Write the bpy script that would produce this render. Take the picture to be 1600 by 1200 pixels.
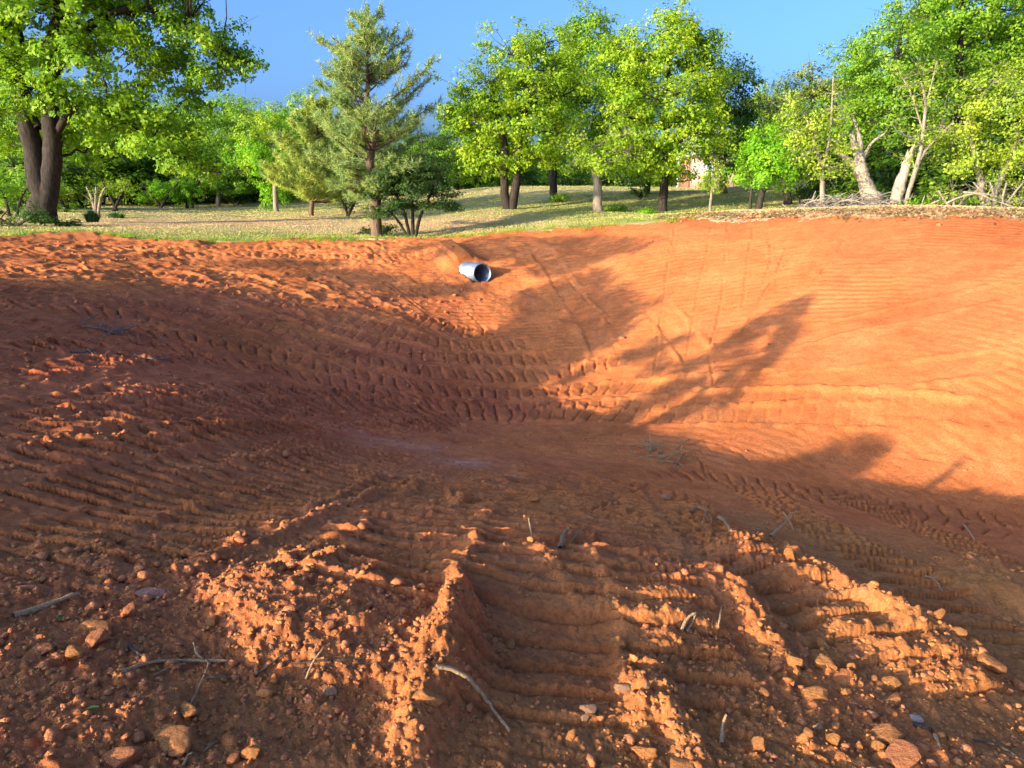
import bpy, math, random
import numpy as np
from mathutils import Vector, Quaternion, Matrix

for _o in list(bpy.data.objects):
    bpy.data.objects.remove(_o)
SC = bpy.context.scene
COL = SC.collection
rng = np.random.default_rng(7)
random.seed(7)

# ------------------------------------------------------------------ camera, sky, sun, exposure
EYE = Vector((0.0, 0.0, 1.6))
PITCH = math.radians(15.2)
FPX = 1142.0                      # focal length in pixels of the 1600 px photograph
cam_d = bpy.data.cameras.new('camera')
cam_d.sensor_fit = 'HORIZONTAL'
cam_d.angle_x = 2 * math.atan(800 / FPX)
cam_d.clip_start = 0.05
cam_d.clip_end = 3000
cam = bpy.data.objects.new('camera', cam_d)
cam.location = EYE
cam.rotation_euler = (math.pi / 2 - PITCH, 0, 0)
COL.objects.link(cam)
SC.camera = cam

SUN_EL = math.radians(13.0)
SUN_AZ = math.radians(52.0)       # how far the light travels to the right of straight ahead
TX, TY, TAN = math.sin(SUN_AZ), math.cos(SUN_AZ), math.tan(SUN_EL)
sun_d = bpy.data.lights.new('sun', 'SUN')
sun_d.energy = 3.05
sun_d.angle = math.radians(0.53)
sun_d.color = (1.0, 0.86, 0.60)
sun = bpy.data.objects.new('sun', sun_d)
_trav = Vector((TX * math.cos(SUN_EL), TY * math.cos(SUN_EL), -math.sin(SUN_EL)))
sun.rotation_mode = 'QUATERNION'
sun.rotation_quaternion = _trav.to_track_quat('-Z', 'Y')
sun.location = (-30, -25, 20)
COL.objects.link(sun)

world = bpy.data.worlds.new('World')
SC.world = world
world.use_nodes = True
wn, wl = world.node_tree.nodes, world.node_tree.links
wn.clear()
sky = wn.new('ShaderNodeTexSky')
sky.sky_type = 'NISHITA'
sky.sun_disc = False
sky.sun_elevation = SUN_EL
sky.sun_rotation = math.atan2(-TX, -TY)
sky.air_density = 0.6
sky.dust_density = 5.0
sky.ozone_density = 5.6
bg = wn.new('ShaderNodeBackground')
bg.inputs['Strength'].default_value = 0.15
wo = wn.new('ShaderNodeOutputWorld')
wl.new(sky.outputs['Color'], bg.inputs['Color'])
wl.new(bg.outputs['Background'], wo.inputs['Surface'])

SC.view_settings.view_transform = 'Standard'
SC.view_settings.look = 'None'
SC.view_settings.exposure = 1.85
SC.view_settings.gamma = 1.0
SC.view_settings.use_curve_mapping = False
SC.cycles.max_bounces = 6
SC.cycles.diffuse_bounces = 5
SC.cycles.transmission_bounces = 4
SC.cycles.transparent_max_bounces = 6

# ------------------------------------------------------------------ small helpers
def tag(o, label=None, cat=None, group=None, kind=None):
    if label: o['label'] = label
    if cat: o['category'] = cat
    if group: o['group'] = group
    if kind: o['kind'] = kind
    return o

def empty(name, loc, rz=0.0):
    o = bpy.data.objects.new(name, None)
    o.location = loc
    o.rotation_euler = (0, 0, rz)
    o.empty_display_size = 0.3
    COL.objects.link(o)
    return o

def mesh_np(name, V, F, smooth=False):
    """a mesh from an (n,3) array and one or more (m,k) face arrays"""
    me = bpy.data.meshes.new(name)
    V = np.asarray(V, np.float32)
    if not isinstance(F, (list, tuple)): F = [F]
    F = [np.asarray(f, np.int32) for f in F if len(f)]
    me.vertices.add(len(V))
    me.vertices.foreach_set('co', V.ravel())
    idx = np.concatenate([f.ravel() for f in F])
    cnt = np.concatenate([np.full(len(f), f.shape[1], np.int32) for f in F])
    start = np.concatenate([[0], np.cumsum(cnt)[:-1]]).astype(np.int32)
    me.loops.add(len(idx))
    me.loops.foreach_set('vertex_index', idx)
    me.polygons.add(len(cnt))
    me.polygons.foreach_set('loop_start', start)
    me.polygons.foreach_set('loop_total', cnt)
    if smooth:
        me.polygons.foreach_set('use_smooth', np.ones(len(cnt), bool))
    me.update(calc_edges=True)
    return me

def link(name, me, mat=None, parent=None, loc=None):
    o = bpy.data.objects.new(name, me)
    if mat is not None and len(me.materials) == 0:
        for m in (mat if isinstance(mat, (list, tuple)) else [mat]):
            me.materials.append(m)
    if parent is not None: o.parent = parent
    if loc is not None: o.location = loc
    COL.objects.link(o)
    return o

def new_mat(name):
    m = bpy.data.materials.new(name)
    m.use_nodes = True
    nt = m.node_tree
    return m, nt, nt.nodes, nt.links, nt.nodes['Principled BSDF']

# ------------------------------------------------------------------ vectorised noise
_P = np.random.default_rng(11).permutation(4096).astype(np.int64)
def _h(ix, iy, s):
    return _P[(_P[(ix + 131 * s) & 4095] + iy + 57 * s) & 4095]
def perlin(x, y, s=0):
    ix = np.floor(x).astype(np.int64); iy = np.floor(y).astype(np.int64)
    fx = x - ix; fy = y - iy
    u = fx * fx * fx * (fx * (fx * 6 - 15) + 10); v = fy * fy * fy * (fy * (fy * 6 - 15) + 10)
    def g(a, b, px, py):
        t = _h(a, b, s) * (2 * math.pi / 4096)
        return np.cos(t) * px + np.sin(t) * py
    n0 = g(ix, iy, fx, fy) * (1 - u) + g(ix + 1, iy, fx - 1, fy) * u
    n1 = g(ix, iy + 1, fx, fy - 1) * (1 - u) + g(ix + 1, iy + 1, fx - 1, fy - 1) * u
    return (n0 * (1 - v) + n1 * v) * 1.5
def fbm(x, y, s=0, octv=4, gain=0.5):
    a, t, f = 1.0, 0.0, 1.0
    for k in range(octv):
        t = t + a * perlin(x * f, y * f, s + k * 7)
        a *= gain; f *= 2.03
    return t
def lumps(x, y, cell, s, density=0.8, flat=0.0):
    """heap of rounded, faceted clods: height of the tallest dome over each point, in metres"""
    X = x / cell; Y = y / cell
    ix = np.floor(X).astype(np.int64); iy = np.floor(Y).astype(np.int64)
    out = np.zeros_like(X)
    for dx in (-1, 0, 1):
        for dy in (-1, 0, 1):
            cx, cy = ix + dx, iy + dy
            h1 = _h(cx, cy, s) / 4096.0; h2 = _h(cx, cy, s + 1) / 4096.0
            h3 = _h(cx, cy, s + 2) / 4096.0; h4 = _h(cx, cy, s + 3) / 4096.0
            a = h4 * 6.283
            px = X - (cx + 0.1 + 0.8 * h1); py = Y - (cy + 0.1 + 0.8 * h2)
            qx = px * np.cos(a) + py * np.sin(a); qy = (-px * np.sin(a) + py * np.cos(a)) * (1.0 + 0.8 * h3)
            R = 0.30 + 0.55 * h3 * h3
            d = (np.abs(qx) ** 2.6 + np.abs(qy) ** 2.6) ** (1 / 2.6) / R
            tilt = (px * (h1 - .5) + py * (h2 - .5)) * 0.9
            dome = np.where((d < 1) & (h4 < density), (np.sqrt(np.maximum(0, 1 - d ** 2.2)) * R * 0.75 + tilt * (1 - d)), 0)
            out = np.maximum(out, dome)
    return out * cell
def cracks(x, y, cell, s):
    """1 along the cracks of a dried, broken crust, 0 on its plates"""
    X = x / cell; Y = y / cell
    ix = np.floor(X).astype(np.int64); iy = np.floor(Y).astype(np.int64)
    f1 = np.full(X.shape, 9.0); f2 = np.full(X.shape, 9.0)
    for dx in (-1, 0, 1):
        for dy in (-1, 0, 1):
            h1 = _h(ix + dx, iy + dy, s) / 4096.0; h2 = _h(ix + dx, iy + dy, s + 1) / 4096.0
            d = np.hypot(X - (ix + dx + h1), Y - (iy + dy + h2))
            f2 = np.minimum(f2, np.maximum(d, f1)); f1 = np.minimum(f1, d)
    return np.exp(-((f2 - f1) / .07) ** 2)
def sstep(a, b, x):
    t = np.clip((x - a) / (b - a), 0, 1)
    return t * t * (3 - 2 * t)
# ------------------------------------------------------------------ the lie of the land (a smooth surface through surveyed points)
CP, SP = math.cos(PITCH), math.sin(PITCH)
def ray(px, py):
    u = (px - 800) / FPX; v = (py - 600) / FPX
    return np.array([u, CP - v * SP, -SP - v * CP])
def sight(px, py, y):
    d = ray(px, py)
    k = y / d[1]
    return (d[0] * k, y, 1.6 + d[2] * k)
SURVEY = [sight(*q) for q in [
    (800, 780, 5.8), (800, 720, 8.0), (800, 690, 10.3), (800, 655, 12.3), (800, 600, 14.2), (800, 500, 17.6), (800, 430, 20.3), (800, 370, 23.2),
    (600, 690, 8.8), (600, 600, 13.0), (600, 500, 16.6), (600, 430, 20.0), (600, 378, 22.9), (600, 780, 5.3),
    (400, 700, 6.3), (400, 800, 4.5), (400, 600, 10.5), (400, 500, 14.7), (400, 430, 18.8), (400, 379, 22.4),
    (200, 700, 5.5), (200, 600, 8.2), (200, 500, 12.4), (200, 430, 16.6), (200, 376, 21.6),
    (0, 372, 20.0), (0, 400, 17.0), (0, 450, 13.0), (0, 520, 9.8), (0, 600, 7.5), (0, 700, 5.0), (0, 800, 3.75),
    (1040, 346, 22.4), (1040, 450, 17.7), (1040, 600, 12.9), (1040, 710, 9.7), (1040, 780, 7.0),
    (1250, 342, 19.6), (1250, 450, 15.3), (1250, 600, 11.5), (1250, 740, 9.0), (1250, 800, 6.7),
    (1450, 341, 17.6), (1450, 450, 13.7), (1450, 600, 10.6), (1450, 770, 8.4),
    (1600, 340, 16.5), (1600, 450, 12.8), (1600, 600, 10.1), (1600, 790, 8.0), (1600, 860, 6.2),
    # the lawn beyond the crest
    (150, 352, 27.0), (300, 335, 40.0), (300, 323, 58.0), (480, 352, 29.5), (480, 333, 43.0), (585, 364, 26.0), (585, 335, 40.0), (560, 318, 58.0),
    (640, 372, 24.6), (795, 328, 33.0), (790, 350, 27.0), (865, 306, 42.0), (935, 332, 29.0), (930, 300, 46.0), (1035, 333, 29.0), (1035, 300, 46.0),
    (1110, 329, 29.0), (1185, 331, 28.0), (1285, 331, 27.0), (1400, 334, 26.0), (1590, 335, 25.0), (1200, 296, 50.0), (1450, 290, 48.0), (760, 292, 58.0),
]] + [(0, 0, 0), (-2, 0, .36), (2, 0, -.34), (0, 3, -.43), (-2, 3, -.10), (2, 3, -.68), (0, 4.3, -.53), (-1.2, 4.2, -.37), (1.4, 4.4, -.74), (2.6, 3.8, -.93), (3.2, 4.5, -1.10),
      (6, 2.5, -1.5), (10, 2, -.9), (12, 6, .2), (15, 11, .95), (20, 22, .9), (5, -4, -.3), (12, -6, .6),
      (-3.2, -2.2, .9), (-6.3, -4.9, 1.66), (-8.4, -2.2, 1.58), (-9.5, -.8, 1.42), (-10.4, .6, 1.36), (-13.6, 4.4, 1.25), (-16.5, 9.5, .75), (-17, 15, .45), (-17, 22, .3), (-20, 30, .3),
      (-4, 3.2, .22), (-6.5, 2.0, .72), (-10, 6.5, .50), (-4, -9, 1.9), (3, -10, 1.2), (-14, -8, 2.0), (-22, 2, 1.5), (-28, 16, .6), (20, 45, 2.2), (40, 25, 1.4), (30, 0, 1.0),
      (-30, 50, .2), (0, 75, 1.9), (0, -35, 1.6), (40, -30, 1.4), (-40, -20, 1.6)]
_S = np.array(SURVEY, float)
def _tps_k(r2):
    return 0.5 * r2 * np.log(r2 + 1e-9)
def _fit():
    n = len(_S)
    d2 = ((_S[:, None, :2] - _S[None, :, :2]) ** 2).sum(-1)
    A = np.zeros((n + 3, n + 3))
    A[:n, :n] = _tps_k(d2) + np.eye(n) * 0.25
    A[:n, n] = 1; A[:n, n + 1:] = _S[:, :2]
    A[n, :n] = 1; A[n + 1:, :n] = _S[:, :2].T
    return np.linalg.solve(A, np.concatenate([_S[:, 2], [0, 0, 0]]))
_W = _fit()
def macro(x, y):
    x = np.asarray(x, float); y = np.asarray(y, float)
    n = len(_S)
    z = _W[n] + _W[n + 1] * x + _W[n + 2] * y
    for k in range(n):
        z = z + _W[k] * _tps_k((x - _S[k, 0]) ** 2 + (y - _S[k, 1]) ** 2)
    r = np.hypot(x, y)
    far = np.clip(1.0 + 0.02 * x, 0.2, 2.4) + 0.5 * np.sin(x * .03 + 1) * np.cos(y * .025)
    t = sstep(50, 85, r)
    return z * (1 - t) + far * t
def at(px, py, far=130.0, up=0.0):
    """where the sight line through a photograph pixel meets the land, or a height above it"""
    d = ray(px, py)
    k = np.concatenate([np.arange(1.2, 12, .04), np.arange(12, 40, .1), np.arange(40, far, .5)])
    below = (1.6 + d[2] * k) < macro(d[0] * k, d[1] * k) + up
    if not below.any(): return np.array([d[0] * far, d[1] * far])
    j = int(np.argmax(below)); lo, hi = k[max(j - 1, 0)], k[j]
    for _ in range(12):
        m = .5 * (lo + hi)
        if 1.6 + d[2] * m < float(macro(d[0] * m, d[1] * m)) + up: hi = m
        else: lo = m
    return np.array([d[0] * hi, d[1] * hi])
def spline(P, step):
    P = np.asarray(P, float)
    Q = np.vstack([2 * P[0] - P[1], P, 2 * P[-1] - P[-2]])
    out = []
    for i in range(len(P) - 1):
        a, b, c, d = Q[i:i + 4]
        m = max(2, int(np.linalg.norm(c - b) / step))
        t = np.linspace(0, 1, m, endpoint=False)[:, None]
        out.append(.5 * (2 * b + (c - a) * t + (2 * a - 5 * b + 4 * c - d) * t ** 2 + (3 * b - a - 3 * c + d) * t ** 3))
    out.append(P[-1:])
    return np.vstack(out)

# the grid: fine where the photograph looks closely, coarse elsewhere
_az = np.concatenate([np.linspace(-180, -60, 30, endpoint=False), np.linspace(-60, -40, 40, endpoint=False), np.linspace(-40, 40, 670, endpoint=False),
                      np.linspace(40, 60, 40, endpoint=False), np.linspace(60, 180, 30, endpoint=False)])
_rr = np.concatenate([[0.3, .6, .9, 1.2, 1.4], np.geomspace(1.55, 12, 430, endpoint=False), np.linspace(12, 24.5, 330, endpoint=False),
                      np.geomspace(24.5, 75, 42, endpoint=False), np.geomspace(75, 900, 16)])
NA, NR = len(_az), len(_rr)
GX = (_rr[:, None] * np.sin(np.radians(_az))[None, :]).ravel()
GY = (_rr[:, None] * np.cos(np.radians(_az))[None, :]).ravel()
GR = np.repeat(_rr, NA); GA = np.tile(_az, NR)
Z0 = macro(GX, GY)
Z = Z0.copy()

# edge between bare earth and grass, as a distance for each bearing
_edge = [at(*q) for q in [(2, 369), (60, 363), (120, 361), (200, 371), (330, 377.5), (480, 376), (640, 373), (760, 366), (880, 357), (1000, 347), (1080, 341), (1200, 340), (1320, 339), (1450, 339), (1598, 339)]]
_ea = np.degrees([math.atan2(p[0], p[1]) for p in _edge]); _er = np.array([np.hypot(*p) for p in _edge])
EA = np.concatenate([[-180, -120, -70, -45], _ea, [45, 70, 120, 180]]); ER = np.concatenate([[16, 15, 17, 20], _er, [24, 24, 20, 16]])
def edge_r(az): return np.interp(az, EA, ER)
EDGE = GR - (edge_r(GA) + fbm(GX * .9, GY * .9, 3, 5, .6) * 0.6)          # metres outside the bare earth
DIRT = 1 - sstep(-.1, .25, EDGE)

# general unevenness of the bare earth
Z += DIRT * (fbm(GX * .55, GY * .55, 5, 3) * 0.05 * sstep(5, 10, GR) * (1 - .5 * sstep(1, 4, GX)) + fbm(GX * 2.1, GY * 2.1, 9, 4) * (0.014 + .012 * sstep(10, 20, GR)) * (1 - .7 * sstep(.5, 4, GX) * sstep(5, 8, GR)))
Z += (1 - DIRT) * fbm(GX * .25, GY * .25, 15, 3) * 0.06

MAROON = np.zeros_like(Z); PALE = np.zeros_like(Z); SMOOTHED = np.zeros_like(Z); LOOSE = np.zeros_like(Z)
def near_path(P, reach):
    """for grid points near a path: indices, signed offset, distance along, end fade"""
    P = np.asarray(P); seg = np.diff(P, axis=0); L = np.hypot(seg[:, 0], seg[:, 1]); S = np.concatenate([[0], np.cumsum(L)])
    x0, y0 = P.min(0) - reach; x1, y1 = P.max(0) + reach
    I = np.nonzero((GX > x0) & (GX < x1) & (GY > y0) & (GY < y1))[0]
    bd = np.full(len(I), 1e9); bs = np.zeros(len(I)); bo = np.zeros(len(I))
    X, Y = GX[I], GY[I]
    for k in range(len(seg)):
        if L[k] < 1e-6: continue
        ux, uy = seg[k] / L[k]
        rx, ry = X - P[k, 0], Y - P[k, 1]
        t = np.clip(rx * ux + ry * uy, 0, L[k])
        dx, dy = rx - ux * t, ry - uy * t
        d = np.hypot(dx, dy)
        m = d < bd
        bd[m] = d[m]; bs[m] = S[k] + t[m]
        bo[m] = (rx * -uy + ry * ux)[m]
    ok = bd < reach
    return I[ok], np.sign(bo[ok]) * bd[ok], bs[ok], S[-1]

def track(pts, width=0.5, depth=0.03, amp=0.022, pitch=0.185, berm=0.03, cracked=0.5, seed=0, sharp=1.0, calm=False):
    """print of a crawler track along a path of photograph points: bars across it, a crumbly lip on each side"""
    P = spline([at(*q) for q in pts], .15)
    I, o, s, Ltot = near_path(P, width / 2 + .25)
    x, y = GX[I], GY[I]
    fade = sstep(0, .6, s) * sstep(0, .6, Ltot - s)
    wob = perlin(x * 1.3, y * 1.3, seed + 3) * .05
    inside = 1 - sstep(width / 2 - .03, width / 2 + .04, np.abs(o + wob))
    ph = s / pitch + perlin(x * 2.2, y * 2.2, seed) * .22 + o * .12
    q = ph - np.floor(ph)
    bar = sstep(0, .10 / sharp, q) * (1 - .6 * q) - .55 * np.exp(-(np.minimum(q, 1 - q) / .06) ** 2)
    strength = np.clip(1.0 + perlin(x * .8, y * .8, seed + 9) * .5 + perlin(x * 3.7, y * 3.7, seed + 13) * cracked * .6, .3, 1.35)
    if calm: strength = strength * (1 - .78 * sstep(.5, 3.5, x)) * (1 - .5 * sstep(14, 19, y))
    h = inside * (-depth + amp * bar * strength)
    lip = np.exp(-((np.abs(o + wob) - width / 2 - .05) / .06) ** 2) * berm * np.clip(.5 + 1.3 * perlin(x * 1.1, y * 1.1, seed + 21) + .9 * perlin(x * 6, y * 6, seed + 5), 0, 1.6)
    Z[I] += fade * (h + lip * (1 - .75 * sstep(3.6, 6, np.hypot(x, y)) * (not calm))) * (1 - .92 * np.minimum(1, SMOOTHED[I] / .8))
    SMOOTHED[I] = np.maximum(SMOOTHED[I], inside * fade * .8)

def berm(pts, height, width, seed=0, ragged=.5, taper=.45):
    """ridge of loose earth pushed up along a path"""
    P = spline([at(*q, up=height * .8) for q in pts], .06)
    I, o, s, Ltot = near_path(P, width * 1.5)
    x, y = GX[I], GY[I]
    fade = sstep(0, taper, s) * sstep(0, taper, Ltot - s)
    w = width * (.75 + .5 * perlin(s * 1.7, s * 0 + 3.3, seed))
    a = np.abs(o + perlin(x * 4, y * 4, seed + 2) * width * .35) / np.maximum(w, .02)
    prof = np.exp(-(a * .95) ** 2.4)
    hh = height * np.clip(.8 + ragged * (perlin(s * 2.3, s * 0 + 9.1, seed + 4) + .35 * perlin(x * 7, y * 7, seed + 6)), .2, 1.4)
    crumb = lumps(x, y, .06, seed + 31, .6) * .45 + lumps(x, y, .03, seed + 41, .8) * .55
    Z[I] = Z[I] + fade * prof * hh + fade * np.minimum(1, prof * 2) * crumb * np.clip(height / .08, .4, 1.2)
    LOOSE[I] = np.maximum(LOOSE[I], fade * np.minimum(1, prof * 1.6))
    SMOOTHED[I] = np.maximum(SMOOTHED[I], prof * fade * .6)

def mound(px, py, rx, ry, h, rot=0.0):
    c = at(px, py, up=h)
    dx, dy = GX - c[0], GY - c[1]
    ca, sa = math.cos(rot), math.sin(rot)
    u, v = (dx * ca + dy * sa) / rx, (-dx * sa + dy * ca) / ry
    d = np.sqrt(u * u + v * v)
    Z[:] += h * (1 - sstep(.45, 1.0, d + .15 * perlin(GX * 2, GY * 2, int(px))))

def groove(pts, depth=.03, width=.05, seed=0):
    """thin dark seam left by a track edge, with crumbs along it"""
    P = spline([at(*q) for q in pts], .12)
    I, o, s, Ltot = near_path(P, width * 3)
    x, y = GX[I], GY[I]
    n = np.clip(.65 + .8 * perlin(s * 1.3, s * 0 + 1.7, seed), .1, 1.3)
    a = np.abs(o + perlin(x * .7, y * .7, seed + 1) * .05)
    Z[I] += n * (-depth * np.exp(-(a / width) ** 2) + .9 * depth * np.exp(-((a - 1.6 * width) / width) ** 2) * np.clip(perlin(x * 5, y * 5, seed + 2) + .3, 0, 1))

exec_ground_marks = None
# ------------------------------------------------------------------ marks of the machine
# swaths of track prints across the bottom, running away from the camera
sw = [
    ([(860, 1230), (850, 1100), (840, 980), (835, 900), (840, 830), (850, 770), (865, 725)], 0.65),
    ([(1130, 1200), (1080, 1060), (1035, 960), (1000, 890), (975, 830), (960, 770), (950, 730)], 0.59),
    ([(1480, 1120), (1330, 1000), (1220, 920), (1130, 850), (1080, 800), (1050, 760)], 0.59),
    ([(1640, 1060), (1500, 960), (1390, 890), (1290, 830), (1210, 785), (1160, 750)], 0.59),
    ([(1680, 940), (1560, 880), (1440, 825), (1350, 790), (1270, 760)], 0.59),
    ([(520, 1010), (560, 950), (610, 890), (660, 840), (700, 790), (730, 745)], 0.71),
    ([(400, 1000), (470, 920), (540, 860), (610, 810), (670, 765), (710, 735)], 0.53),
    ([(745, 930), (755, 880), (765, 830), (775, 780), (785, 735)], 0.47),
    ([(-40, 960), (110, 900), (260, 850), (400, 800), (520, 765), (610, 735)], 0.59),
    ([(-40, 880), (120, 835), (280, 795), (420, 755), (540, 725), (640, 705)], 0.59),
    ([(-40, 800), (120, 770), (260, 742), (420, 712), (560, 690)], 0.59),
    ([(700, 900), (735, 860), (765, 820), (790, 780), (805, 745)], .55), ([(910, 900), (905, 850), (900, 800), (900, 760), (905, 735)], .6), ([(1640, 1180), (1500, 1080), (1400, 1010), (1310, 950)], .5), ([(1130, 760), (1250, 775), (1400, 800), (1640, 850)], .55), ([(980, 735), (1100, 745), (1250, 765), (1420, 790), (1640, 820)], .5),
]
for i, (p, w) in enumerate(sw):
    track(p, w, depth=.03, amp=.062 if i < 8 else .052, pitch=.185, berm=.035, seed=100 + i * 17)
# prints that sweep round the bowl
arcs = [
    [(-30, 735), (180, 700), (400, 672), (600, 668), (760, 662)],
    [(-30, 690), (160, 665), (360, 640), (560, 640), (720, 645)],
    [(-30, 640), (150, 622), (330, 610), (520, 622), (700, 640), (880, 650), (1050, 650), (1250, 645), (1420, 648)],
    [(-20, 590), (150, 572), (320, 565), (480, 590), (640, 625), (820, 640), (1000, 632), (1200, 622), (1400, 630), (1560, 650)],
    [(120, 520), (270, 525), (420, 555), (560, 590), (720, 615), (880, 612), (1040, 600), (1230, 590)],
    [(180, 470), (320, 490), (460, 530), (600, 570), (740, 590), (880, 580), (1000, 560)],
    [(250, 440), (370, 465), (490, 505), (620, 545), (760, 565), (880, 555)],
    [(300, 418), (400, 440), (500, 480), (600, 515), (720, 540), (840, 535)],
    [(420, 412), (510, 440), (590, 480), (680, 508), (790, 520)],
    [(200, 402), (380, 400), (560, 403), (700, 400)],
    [(1080, 620), (1200, 600), (1330, 590), (1480, 575), (1600, 555)],
    [(1100, 560), (1230, 530), (1360, 500), (1500, 470), (1610, 440)],
    [(1020, 470), (1060, 520), (1100, 570)],
    [(840, 385), (880, 440), (920, 500), (950, 560)],
    [(-20, 395), (200, 388), (420, 388), (620, 386)], [(-20, 425), (150, 425), (280, 432), (400, 470), (520, 520)], [(-20, 480), (120, 485), (240, 500), (380, 540), (520, 580)], [(-20, 545), (140, 540), (280, 548), (420, 578)], [(-20, 665), (150, 645), (340, 628), (540, 632), (700, 648)],
]
for i, p in enumerate(arcs):
    lit = 10 <= i <= 13
    track(p, .55, depth=.02 if lit else .035, amp=.018 if lit else .092, pitch=.24, berm=.02 if lit else .05, cracked=.7, seed=400 + i * 13, calm=True)
for i, p in enumerate([
    [(1055, 352), (1042, 430), (1030, 520), (1022, 590)], [(1112, 352), (1095, 430), (1082, 500), (1076, 555)],
    [(1137, 350), (1130, 430), (1122, 500), (1110, 545), (1118, 605)], [(1175, 350), (1168, 420), (1160, 480)], [(1200, 352), (1203, 400), (1196, 440)],
    [(1240, 362), (1215, 420), (1185, 475), (1160, 520)], [(1270, 360), (1235, 405), (1200, 450)], [(1335, 358), (1290, 420), (1240, 470)],
    [(1300, 690), (1380, 708), (1460, 715), (1600, 735)], [(1250, 720), (1290, 735), (1330, 750), (1420, 765), (1600, 785)], [(1100, 690), (1140, 700), (1175, 720)],
    [(610, 440), (660, 480), (710, 505)], [(700, 470), (730, 490), (760, 515)], [(860, 395), (900, 450), (960, 510)], [(560, 412), (640, 470), (680, 500)],
    [(1040, 745), (980, 775), (930, 800)], [(1090, 720), (1110, 760)]]):
    groove(p, .034, .022, seed=700 + i * 5)
# raised ground that catches the low sun
mound(570, 930, .8, .75, .11, -.3)
mound(930, 895, 1.1, .6, .11)
mound(1410, 985, .6, .55, .09)
mound(1250, 890, .6, .6, .06)
mound(1560, 905, .6, .6, .10)
# ridges of pushed earth
BERMS = [
    ([(705, 885), (718, 930), (716, 985), (690, 1035), (655, 1090), (640, 1150), (620, 1230)], 0.115, 0.125),
    ([(790, 850), (838, 872), (868, 915), (925, 965)], 0.035, 0.09),
    ([(950, 985), (1000, 1035), (1035, 1085), (1070, 1135), (1110, 1190), (1140, 1240)], 0.088, 0.107),
    ([(1070, 870), (1150, 925), (1200, 985), (1245, 1030), (1310, 1055)], 0.088, 0.139),
    ([(1115, 818), (1200, 868), (1290, 912), (1380, 955), (1450, 995), (1545, 1035)], 0.096, 0.260),
    ([(1460, 855), (1540, 892), (1600, 930), (1680, 980)], 0.080, 0.260),
    ([(600, 845), (530, 880), (480, 925), (415, 965)], 0.053, 0.067),
    ([(410, 975), (500, 990), (600, 1003), (690, 985)], 0.053, 0.106),
    ([(50, 1185), (140, 1130), (225, 1095), (300, 1060), (345, 1048)], 0.080, 0.125),
    ([(-30, 1085), (50, 1055), (95, 1030)], 0.069, 0.077),
    ([(230, 905), (340, 865), (430, 832), (520, 790), (605, 752)], 0.046, 0.067),
    ([(470, 800), (540, 765), (600, 735)], 0.038, 0.048),
    ([(-20, 700), (120, 690), (250, 684), (380, 665)], 0.046, 0.067),
    ([(300, 720), (390, 712), (480, 700)], 0.053, 0.086),
    ([(1230, 1075), (1270, 1110), (1300, 1160), (1330, 1220)], 0.061, 0.096),
    ([(1000, 1170), (1090, 1190), (1150, 1230)], 0.046, 0.096),
    ([(696, 752), (712, 786)], 0.05, 0.048), ([(712, 786), (730, 764)], 0.076, 0.048),
    ([(620, 800), (700, 792), (780, 800)], 0.030, 0.057),
    ([(1255, 845), (1300, 865), (1330, 880)], 0.046, 0.057),
    ([(0, 395), (150, 398), (300, 392)], 0.076, 0.191), ([(0, 420), (90, 412), (170, 432)], 0.061, 0.191), ([(150, 368), (220, 374), (330, 379)], 0.076, 0.239),
    ([(150, 575), (330, 560), (480, 600), (600, 640)], 0.046, 0.115), ([(440, 520), (560, 580), (680, 600)], 0.053, 0.096),
    ([(826, 781), (838, 788)], 0.069, 0.115),
]
for i, (p, h, w) in enumerate(BERMS):
    berm(p, h, w, seed=900 + i * 11)

# loose rubble between the prints
nearw = 1 - sstep(6.5, 9.0, GR)
I = np.nonzero((GR < 9.2) & (np.abs(GA) < 62))[0]
x, y = GX[I], GY[I]
def blot(px, py, r):
    c = at(px, py)
    return np.exp(-(((x - c[0]) ** 2 + (y - c[1]) ** 2) / r ** 2))
zone = np.clip(blot(250, 1010, .9) + blot(60, 1000, .8) + blot(420, 1080, .7) + blot(1330, 1130, .7) + blot(1560, 1090, .6) + blot(1200, 1190, .6) + blot(700, 1000, .25) + blot(1180, 1040, .4)
               + .5 * blot(250, 900, .8) + .35 * blot(950, 940, .4), 0, 1.1)
rub = np.clip(zone + .22 * perlin(x * 1.4, y * 1.4, 77) + .04, 0, 1) * nearw[I]
rub *= (1 - .7 * SMOOTHED[I] * (zone < .6))
near2 = 1 - sstep(3.0, 5.0, GR[I])
h = lumps(x, y, .11, 211, .3) * .3 * sstep(.3, .8, rub) + lumps(x, y, .05, 221, .6) * .5 * sstep(.1, .5, rub)
h += lumps(x, y, .022, 231, .8) * .6 * near2 * np.clip(.35 + rub, 0, 1)
LOOSE[I] = np.maximum(LOOSE[I] * .55, rub * .85)
h +=  lumps(x, y, .05, 241, .22) * .5 * nearw[I]
h += (np.abs(fbm(x * 7, y * 7, 61, 4, .62)) - .3) * .012 * nearw[I]
Z[I] += h
wx, wy = x + .02 * perlin(x * 9, y * 9, 81), (y + .02 * perlin(x * 9, y * 9, 82)) * 1.5
keep = np.clip(.5 + 1.2 * perlin(x * 1.1, y * 1.1, 83), 0, 1) * nearw[I] * (.4 + .6 * SMOOTHED[I])
Z[I] -= keep * (.014 * cracks(wx, wy, .15, 84) + .006 * cracks(wx, wy, .06, 86) * near2)
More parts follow.
